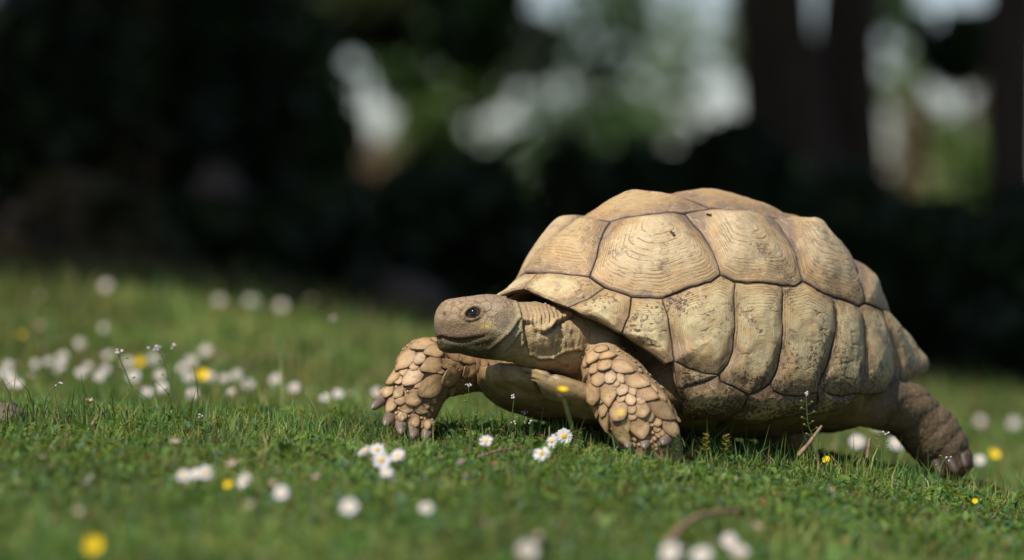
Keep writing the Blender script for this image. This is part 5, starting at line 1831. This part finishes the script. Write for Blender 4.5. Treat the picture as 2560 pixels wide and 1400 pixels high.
O, B_, F_, K_, BT_ = 'open', 'bud', 'fade', 'pink', 'butter'
FLOWERS = [
    # near the feet and in front
    (1215, 1108, O, 'sharp white daisy by the twig, between the two front feet', 1.0),
    (1410, 1092, O, 'large white daisy facing the camera, left of the planted front foot', 1.22, (-.05, -1, .3)),
    (1381, 1106, O, 'daisy half hidden behind the large one left of the planted foot', 0.95, (-.7, -.7, .3)),
    (1355, 1136, O, 'white daisy just below the pair left of the planted foot', 1.2),
    (910, 1128, O, 'left of the two upper daisies in the clump under the raised claws', 1.0),
    (943, 1127, O, 'right of the two upper daisies in the clump under the raised claws', 1.05),
    (995, 1145, O, 'rightmost daisy of the clump under the raised claws', 1.1),
    (955, 1156, O, 'largest daisy in the middle of the clump under the raised claws', 1.15),
    (966, 1184, O, 'lowest open daisy of the clump under the raised claws', 1.0),
    (980, 1210, B_, 'pink daisy bud hanging below the clump under the raised claws', 1.0),
    (917, 1147, B_, 'pinkish bud on the left of the clump under the raised claws', 0.9),
    (460, 1197, O, 'leftmost of the three white daisies in a row, lower left lawn', 1.1),
    (490, 1190, O, 'middle daisy of the three in a row, half covered by its neighbour', 0.95),
    (515, 1184, O, 'biggest of the three white daisies in a row, lower left lawn', 1.2),
    (582, 1172, F_, 'fading cream daisy above the white one with the yellow bud', 1.25),
    (610, 1202, O, 'white daisy right of the small yellow bud, lower left lawn', 1.2),
    (572, 1217, BT_, 'small yellow flower beside the daisy right of the three in a row', 0.6),
    (694, 1190, B_, 'pale pink bud above the blurred yellowish daisies, lower left lawn', 1.0),
    (680, 1215, F_, 'small fading daisy between the pale bud and the blurred yellowish daisy', 0.9),
    (703, 1233, O, 'blurred yellowish white daisy under the pale pink bud', 1.1),
    (622, 1275, F_, 'dull blurred daisy alone below the group with the yellow flower', 1.0),
    (873, 1273, O, 'blurred white daisy alone in the lower middle of the lawn', 1.25),
    (1066, 1273, O, 'blurred yellowish white daisy right of the lone lower one', 1.1),
    (1155, 1170, B_, 'white half open bud above a pink bud, left of the lower twig', 1.2),
    (1162, 1200, B_, 'pink bud right under the white half open one', 0.95),
    (1222, 1330, F_, 'faded pinkish brown daisy near the bottom edge', 1.4),
    (1345, 1355, F_, 'faded daisy behind the white one on the bottom edge', 1.2),
    (1318, 1384, O, 'blurred white daisy on the bottom edge under a faded one', 1.35),
    (1676, 1384, O, 'leftmost of the three white daisies on the bottom edge', 1.35),
    (1716, 1394, B_, 'pinkish middle one of the three daisies on the bottom edge', 1.3),
    (1754, 1392, O, 'rightmost of the three white daisies on the bottom edge', 1.3),
    (1824, 1355, O, 'upper of two white daisies right of the curved twig', 1.2),
    (1848, 1386, O, 'lower of two white daisies right of the curved twig', 1.3),
    (1892, 1330, F_, 'faded pinkish bud above the two daisies right of the curved twig', 1.1),
    (220, 1207, O, 'side-on white daisy alone in the lower left lawn', 0.95, (-.9, -.25, .6)),
    (2080, 1225, O, 'small side-on daisy below the yellow buttercup, right lawn', 0.85, (.9, -.35, .3)),
    (438, 1115, F_, 'pinkish brown seeding daisy head above the three in a row', 0.95),
    (660, 1148, K_, 'deep pink bud in the middle left lawn', 1.0),
    (1096, 1158, K_, 'crimson pink bud right of the clump under the raised claws', 1.0),
    (793, 1205, F_, 'brownish blurred daisy head between the two clumps', 1.1),
    (2221, 1187, K_, 'small pink bud in front of the hind foot', 0.8),
    (195, 1290, F_, 'brown blurred flower head above the big yellow buttercup, left of its fellow', 1.0),
    (105, 1150, F_, 'tiny tan flower head in the lower left lawn', 0.6),
    # bank on the left, behind the focus
    (3, 935, O, 'white daisy cut by the left border', 1.0),
    (20, 915, O, 'white daisy next to the one cut by the left border, a little higher', 1.0),
    (26, 942, O, 'daisy with a strong yellow centre right beside the left border pair', 1.0),
    (27, 958, O, 'lower white daisy under the yellow centred one by the left border', 0.9),
    (45, 960, O, 'white daisy right of the lower one by the left border', 0.95),
    (45, 917, F_, 'brownish daisy head above the left border group', 0.8),
    (78, 944, F_, 'small yellowish daisy right of the left border group', 0.85),
    (76, 853, B_, 'small pale bud, highest at far left', 0.9),
    (107, 874, B_, 'pinkish white bud a step right of the highest pale bud', 1.05),
    (122, 903, O, 'soft white daisy below the pinkish bud, left bank', 1.0),
    (156, 893, O, 'soft white daisy right of the pinkish bud, left bank', 1.1),
    (145, 927, O, 'pale bluish daisy under the soft white pair, left bank', 1.0, (-.8, -.4, .6)),
    (152, 915, O, 'pale daisy between the soft white one and the bluish one', 0.9),
    (88, 912, O, 'small soft daisy left of the soft white pair', 0.9),
    (202, 932, O, 'bright daisy with a low yellow centre, left bank', 1.05),
    (221, 920, O, 'daisy partly behind the bright one with the low yellow centre', 1.0),
    (248, 942, O, 'left one of the bright touching pair, left bank', 1.05),
    (263, 925, O, 'right one of the bright touching pair, left bank', 1.05),
    (271, 890, O, 'large soft daisy left of the tall brown stalk', 1.15),
    (320, 907, O, 'soft cream daisy right of the tall brown stalk', 1.05),
    (334, 940, O, 'largest bright daisy at the foot of the tall brown stalk', 1.25),
    (299, 928, K_, 'faint pink bud left of the largest bright daisy', 0.9),
    (345, 970, F_, 'pale withered daisy under the largest bright daisy', 0.9),
    (367, 981, O, 'white daisy below and right of the largest bright one', 1.1),
    (345, 990, K_, 'dark pink bud under the withered daisy', 0.7),
    (385, 897, O, 'white daisy behind the dark forked stalk', 1.15, (.3, -.8, .5)),
    (400, 940, O, 'soft cream daisy under the dark forked stalk', 1.1),
    (405, 970, O, 'dull soft daisy below the cream one of the forked stalk', 1.1),
    (422, 908, K_, 'pink bud right of the dark forked stalk', 1.1),
    (455, 921, O, 'pinkish white daisy left of the brightest white one', 1.1),
    (477, 905, O, 'brightest white daisy above the yellow buttercup', 1.3),
    (515, 878, O, 'tallest white daisy above the yellow buttercup', 1.35),
    (472, 943, O, 'white daisy hugging the left of the yellow buttercup', 1.2),
    (524, 944, O, 'white daisy hugging the right of the yellow buttercup', 1.2),
    (481, 986, O, 'round daisy with a yellow eye right below the yellow buttercup', 1.25, (.05, -1, .25)),
    (562, 946, O, 'white daisy two steps right of the yellow buttercup', 1.15),
    (592, 938, O, 'small crisp white daisy, right end of the bank beside the buttercup', 0.95),
    (620, 962, O, 'soft pinkish daisy below the small crisp one', 1.2),
    (606, 918, F_, 'dull soft daisy above the small crisp one', 1.2),
    (557, 900, F_, 'brownish seeding daisy right of the tallest white one', 1.3),
    (632, 915, K_, 'dull pink bud above the soft pinkish daisy', 1.0),
    (578, 982, O, 'grey blurred daisy low in the grass right of the yellow eyed one', 1.0),
    (690, 950, O, 'large soft daisy standing apart in the middle of the bank', 1.3),
    (684, 890, F_, 'pale soft daisy above the one standing apart', 1.1),
    (736, 972, O, 'grey soft daisy right of the one standing apart', 1.2),
    (812, 998, O, 'crisp daisy with a yellow eye, left of the raised claws', 0.95),
    (846, 985, O, 'blurred daisy behind the crisp one left of the raised claws', 1.1),
    (875, 988, F_, 'yellowish blurred daisy beside the crisp one left of the raised claws', 0.9),
    (944, 985, O, 'pinkish white daisy right behind the topmost raised claw', 1.3),
    (225, 1010, F_, 'small dull daisy low in the left grass below the bright pair', 0.9),
    (200, 860, O, 'faint blurred daisy above the bright one, far part of the bank', 1.1),
    # far, at the crest
    (266, 716, O, 'far blurred daisy alone at the left crest of the lawn', 1.44),
    (100, 745, F_, 'faint blurred flower at the far left crest', 1.15),
    (262, 822, O, 'faint large blur of a daisy above the left bank', 1.08),
    (100, 820, F_, 'faint brownish flower blur above the left bank', 1.3),
    (548, 752, O, 'far blurred daisy, left of the three on the middle crest', 1.3),
    (628, 752, O, 'far blurred daisy, brightest of the three on the middle crest', 1.51),
    (703, 765, O, 'far blurred daisy, right of the three on the middle crest', 1.37),
    (775, 758, F_, 'dim flower blur at the right end of the middle crest', 1.6),
    # behind the tortoise, right
    (2450, 1054, O, 'large blurred white flower behind the raised hind leg', 1.2),
    (2535, 1058, O, 'large blurred white flower against the right border', 1.2),
    (2418, 1168, O, 'blurred white flower under the hind claws', 1.0),
    (2450, 1150, O, 'blurred white flower right of the hind claws', 1.0),
    (2194, 1068, O, 'blurred white flower framed between belly and hind leg', 1.0),
    (2143, 1104, O, 'low blurred white flower under the rear of the shell', 1.3),
    (2240, 1108, O, 'low blurred white flower in front of the hind leg gap', 1.3),
    (1350, 1028, O, 'blurred white flower seen under the front of the belly', 1.3),
    (1190, 1000, O, 'big pinkish blur of a daisy seen between raised leg and belly', 1.9),
    (1245, 1015, B_, 'smaller pink blur right of the big one between raised leg and belly', 1.6),
    # yellow
    (505, 943, BT_, 'bright yellow buttercup between two white daisies on the left bank', 1.3),
    (236, 1370, BT_, 'big blurred yellow buttercup at the lower left corner', 1.1),
    (2067, 1155, BT_, 'small sharp yellow buttercup below the rear of the shell', 0.62),
    (351, 905, BT_, 'dim yellow buttercup behind the cream daisy of the tall stalk', 1.0),
    (52, 840, BT_, 'dim yellow flower blur at the far left', 0.7),
    (2482, 1140, BT_, 'blurred yellow flower right of the hind foot', 1.1),
    (2438, 1255, BT_, 'tiny yellow flower at the lower right', 0.5),
    (2008, 1082, BT_, 'yellow flower blur under the belly by the dark hind leg', 1.2),
]
YSET = {(1190, 1000): 2.9, (1245, 1015): 2.9, (2450, 1054): 3.0, (2535, 1058): 3.0, (2194, 1068): 1.7, (2143, 1104): 1.2, (2240, 1108): 1.3, (1350, 1028): 2.0, (2008, 1082): 1.1, (2418, 1168): 0.9, (2450, 1150): 1.2,
        (2482, 1140): 1.6}
for f in FLOWERS:
    far = f[1] < 1000 and f[0] < 960
    f = (f[0], f[1], f[2], f[3], f[4] * (0.84 if f[1] > 1160 else 0.92 if far else 1.0)) + tuple(f[5:])
    h = 0.052 if f[1] < 830 else (0.045 if far else 0.030)
    if far and f[0] < 800:
        f = (f[0], f[1], f[2], f[3], f[4] * 1.0) + tuple(f[5:])
    if (f[0], f[1]) in YSET:
        flower(f[0], f[1], f[2], f[3], f[4], Y=YSET[(f[0], f[1])])
    else:
        flower(f[0], f[1], f[2], f[3], f[4], h, f[5] if len(f) > 5 else None, behind=far)
# yellow flowers on long stalks between the camera and the animal
flower(1405, 980, BT_, 'yellow bud on a long stalk in front of the belly', 0.75, Y=-0.55, nrm=(0.1, -0.3, 1))
flower(1550, 1036, BT_, 'small yellow bud in front of the planted front leg', 0.48, Y=-0.75, nrm=(0.1, -0.5, 1))


def weed(label, base_px, pts_px, Y, blossoms=5, pods=0, r=0.0007, bsize=0.0016, head=None):
    """Thin flowering stalk: pixel path of the stem at depth Y, blossoms at the tip, pods along it."""
    q_ = np.random.default_rng(int(base_px[0] * 7 + base_px[1]))
    p0 = pt(*base_px, Y)
    g = float(G(p0[0], p0[1]))
    path = [pt(x, y, Y) for x, y in pts_px]
    path = [np.array([p0[0], p0[1], min(g - 0.005, path[0][2] - 0.005)])] + path
    o = thing('weed_stalk', label, 'weed', (p0[0], p0[1], g), 'thin flowering weed stalks')
    b = np.array([p0[0], p0[1], g])
    pl = np.array(path) - b
    t = np.linspace(0, len(pl) - 1, 6 * len(pl))
    pl = np.stack([np.interp(t, np.arange(len(pl)), pl[:, i]) for i in range(3)], 1)
    for _ in range(4):
        pl[1:-1] = (pl[:-2] + 2 * pl[1:-1] + pl[2:]) / 4
    link('stem', mesh_np('stem', *tube(pl, np.linspace(r * 1.3, r * 0.8, len(pl)), 6), M_TWIG if r > 0.002 else M_STEM), o)
    tip = pl[-1]
    if blossoms:
        parts = []
        for i in range(blossoms):
            v, t_, q = sphere_np(tip + q_.normal(0, 1, 3) * bsize * np.array([1.7, 1.4, 0.9]), bsize * q_.uniform(0.7, 1.1), 8, 6)
            parts.append((v, t_, q))
        link('flower_cluster', mesh_np('flower_cluster', *join(parts), M_BLOSSOM), o)
    for i in range(pods):
        f = 0.35 + 0.6 * i / max(pods, 1)
        c = pl[int(f * (len(pl) - 1))]
        sgn = 1 if i % 2 else -1
        e = c + np.array([sgn * q_.uniform(0.006, 0.010), q_.normal(0, 0.002), q_.uniform(0.001, 0.006)])
        v, t_, q = join([tube([c, e], [0.0003, 0.0003], 4), sphere_np(e + np.array([sgn * 0.001, 0, 0.0006]), 0.0017, 8, 6, (1.3, 0.5, 0.9))])
        link('seed_pod', mesh_np('seed_pod', v, t_, q, M_POD), o)


weed('thin stalk with a pinkish tuft under the raised front leg', (1178, 1110), [(1178, 1080), (1176, 1020), (1170, 962)], -0.10, 7, 3)
weed('shorter bent stalk with white specks left of the belly', (1262, 1108), [(1268, 1085), (1280, 1040), (1286, 992)], -0.08, 6, 2)
weed('low stalk with a pale tuft right of the bent one', (1325, 1100), [(1325, 1080), (1326, 1053)], -0.06, 5, 0)
weed('faint reddish stalk between the low tufts in front of the belly', (1298, 1110), [(1305, 1080), (1313, 1032)], 0.05, 6, 0, bsize=0.0019)
weed('slim seeding stalk in front of the rear shell, pods on both sides', (2058, 1145), [(2040, 1105), (2020, 1065), (2017, 1020), (2015, 985)], -0.12, 6, 9)
weed('tall dark brown stalk with a knobbed tip on the left bank', (352, 1060), [(340, 1000), (322, 948), (304, 905), (292, 878)], 0.18, 6, 4, 0.0011, 0.0026)
weed('dark forked stalk with brown seed heads on the left bank', (440, 1050), [(434, 1000), (420, 945), (408, 900), (392, 870)], 0.35, 7, 6, 0.0010, 0.0028)
weed('thin upright stalk with a pale tip right of the forked one', (428, 960), [(430, 920), (432, 862)], 0.4, 4, 0, 0.0007, 0.0026)
weed('short stalk bent to the left above the left grass', (107, 1075), [(112, 1000), (128, 975), (147, 960)], 0.05, 4, 1, 0.0009, 0.0018)
weed('fine stalk with two white specks in the middle left grass', (480, 1085), [(490, 1060), (500, 1038)], 0.0, 5, 0)
weed('small stalk with a dark tuft left of the two white specks', (470, 1090), [(460, 1070), (446, 1062)], 0.0, 5, 0, 0.0008, 0.0019)
weed('blurred tan stalk far behind, left of the nose', (832, 985), [(832, 900), (836, 830), (832, 800)], 1.5, 5, 3, 0.0010, 0.0032)
weed('yellowish fine weed right of the belly end', (2205, 1140), [(2207, 1110), (2212, 1080)], 0.05, 5, 8, 0.0007, 0.0018)
weed('crooked yellowish sprout in front of the hind foot', (2338, 1195), [(2352, 1168), (2360, 1150), (2372, 1142)], -0.02, 3, 3, 0.0012, 0.0022)
weed('fine pale stalk in front of the planted foot daisies', (1285, 1085), [(1290, 1060), (1283, 1058)], -0.05, 4, 0)


def twig(label, pts_px, Ys, r, h=None):
    P_ = [pt(x, y, yy) for (x, y), yy in zip(pts_px, Ys)]
    b = P_[0]
    o = thing('twig', label, 'twig', tuple(b), 'dry twigs on the lawn')
    pl = np.array(P_) - b
    t = np.linspace(0, len(pl) - 1, 7 * len(pl))
    pl = np.stack([np.interp(t, np.arange(len(pl)), pl[:, i]) for i in range(3)], 1)
    for _ in range(5):
        pl[1:-1] = (pl[:-2] + 2 * pl[1:-1] + pl[2:]) / 4
    rr = np.linspace(r, r * 0.55, len(pl)) * (1 + 0.15 * noise(pl, 120, 5))
    link('bark', mesh_np('bark', *tube(pl, rr, 9, 0.1, 4), M_TWIG), o)


def lie(px, py, lift=0.012):
    q = on_ground(px, py, lift)
    return q[1]


tw = [(1668, 1362), (1700, 1322), (1740, 1292), (1790, 1281), (1848, 1276)]
twig('curved brown twig lying in the grass near the bottom edge', tw, [lie(*p, 0.03) for p in tw], 0.0055)
tw = [(1195, 1143), (1240, 1128), (1308, 1118)]
twig('thin brown twig lying between the clump and the pair of daisies', tw, [lie(*p, 0.016) for p in tw], 0.0022)
tw = [(1995, 1140), (2022, 1110), (2040, 1085), (2055, 1064)]
twig('stubby reddish twig standing under the rear of the shell', tw, [-0.02] * 4, 0.0042)
tw = [(2168, 1145), (2172, 1118), (2174, 1096)]
twig('short upright stub of a stem behind the hind leg gap', tw, [0.05] * 3, 0.0036)
tw = [(2080, 1168), (2110, 1162), (2150, 1180)]
twig('flat reddish twig behind the small sharp buttercup', tw, [lie(*p, 0.012) for p in tw], 0.0035)
tw = [(230, 1062), (250, 1035), (262, 1030)]
twig('dark bit of twig in the left grass beside the stone', tw, [lie(*p, 0.02) for p in tw], 0.0030)

b = on_ground(12, 1068, 0.0)
stone(b + np.array([0, 0, 0.008]), (0.030, 0.026, 0.026), 'small rough brown stone in the grass at the left border', 9)


# low leafy weeds
def leafy(label, px, py, h_px, n, seed, tint_, Y, spread=0.008):
    q_ = np.random.default_rng(seed)
    p = pt(px, py, Y)
    g = float(G(p[0], p[1]))
    h = h_px * (D + Y) * K
    o = thing('leafy_weed', label, 'weed', (p[0], p[1], g), 'low leafy weeds')
    z0 = max(p[2] - g, 0.005)
    link('stem', mesh_np('stem', *tube([(0, 0, -0.004), (0.001, 0, (z0 + h) * 0.5), (0, 0, z0 + h)], [0.0012, 0.001, 0.0006], 6), M_STEM), o)
    V_, Q_, C_ = [], [], []
    for i in range(n):
        zz = z0 * 0.6 + (h + z0 * 0.4) * i / n
        a = i * 2.4 + q_.normal(0, 0.2)
        d = np.array([math.cos(a), math.sin(a), 0.5]) * spread * (1.1 - 0.5 * i / n)
        s = np.array([-math.sin(a), math.cos(a), 0]) * spread * 0.32
        c = np.array([0, 0, zz])
        o_ = len(V_)
        V_ += [c, c + d * 0.5 + s, c + d, c + d * 0.5 - s]
        Q_.append((o_, o_ + 1, o_ + 2, o_ + 3))
        C_ += [np.array(tint_) * q_.uniform(0.8, 1.2)] * 4
    link('leaves', mesh_np('leaves', np.array(V_), None, np.array(Q_), M_GRASS, None, np.array(C_), smooth_=False), o)


leafy('bright green leafy sprig right of the planted front foot', 1692, 1120, 38, 26, 1, (0.07, 0.16, 0.03), -0.16)
leafy('pale yellowish sprig in the shade under the belly', 1765, 1105, 22, 22, 2, (0.22, 0.20, 0.07), -0.10, 0.012)
leafy('second pale yellowish sprig in the shade under the belly, further right', 1815, 1103, 18, 18, 3, (0.22, 0.20, 0.07), -0.08, 0.012)
leafy('small brown withered leaf tuft left of the large daisy', 1354, 1098, 10, 12, 4, (0.22, 0.12, 0.055), -0.05, 0.009)
leafy('small light green sprig right of the large daisy', 1450, 1092, 14, 14, 5, (0.12, 0.19, 0.05), -0.08)
leafy('upright green sprig left of the raised claws', 838, 1040, 26, 18, 6, (0.08, 0.14, 0.03), 0.1)

# ------------------------------------------------------------------ two flies on the shell
M_FLY = plain('fly body', (0.012, 0.012, 0.014), 0.35, 0.5)
M_WING = plain('fly wing', (0.10, 0.09, 0.08), 0.3, 0.5)
shell_tri = [(v + TBASE) for v in []]
for px, py, ang, lab in ((1680, 583, 1.15, 'black fly on the big side plate at the front of the shell'), (1772, 540, 0.75, 'black fly near the top of the shell, on the seam')):
    q0 = hit_dome(px, py)
    n0 = dome_n(q0[None])[0]
    lift = 0.0135 if px < 1700 else 0.003
    p0 = l2w(q0 + n0 * lift)
    nw = n0 @ RT
    # settle on the plate itself
    best = None
    for ch in carapace.children:
        co = np.empty(len(ch.data.vertices) * 3, np.float32)
        ch.data.vertices.foreach_get('co', co)
        co = co.reshape(-1, 3) + TBASE
        pr_ = proj(co)
        dd = ((pr_ - [px, py]) ** 2).sum(1) + 4000 * np.maximum(0, (co[:, 1] - p0[1]) - 0.03)
        i = int(np.argmin(dd))
        if best is None or dd[i] < best[0]:
            best = (dd[i], co[i])
    p0 = best[1] + nw * 0.0012
    o = thing('fly', lab, 'fly', tuple(p0), 'flies on the shell')
    e1 = np.array([math.cos(ang), 0, -math.sin(ang)])
    e1 = e1 - (e1 @ nw) * nw
    e1 /= np.linalg.norm(e1)
    e2 = np.cross(nw, e1)
    Rm = np.stack([e1, e2, nw])
    bp = [sphere_np(np.array([0.0018, 0, 0.0008]), 0.0019, 12, 8, (1.4, 0.9, 0.85)), sphere_np(np.array([-0.0012, 0, 0.0010]), 0.0016, 12, 8), sphere_np(np.array([-0.0034, 0, 0.0009]), 0.0012, 12, 8, (0.8, 1.2, 1))]
    v, t, q = join(bp)
    link('insect_body', mesh_np('insect_body', v @ Rm, t, q, M_FLY), o)
    for s in (1, -1):
        w = np.array([(-0.001, s * 0.0006, 0.0022), (0.002, s * 0.0030, 0.0024), (0.0052, s * 0.0026, 0.0020), (0.0042, s * 0.0006, 0.0024)]) @ Rm
        link('wing', mesh_np('wing', w, None, [(0, 1, 2, 3)], M_WING), o)
    for s in (1, -1):
        for a in (-0.002, -0.0005, 0.001):
            lg = np.array([(a, 0, 0.0006), (a * 1.6, s * 0.0026, 0.0014), (a * 2.0, s * 0.0040, -0.0012)]) @ Rm
            link('leg', mesh_np('leg', *tube(lg, [0.00022, 0.0002, 0.00016], 4), M_FLY), o)
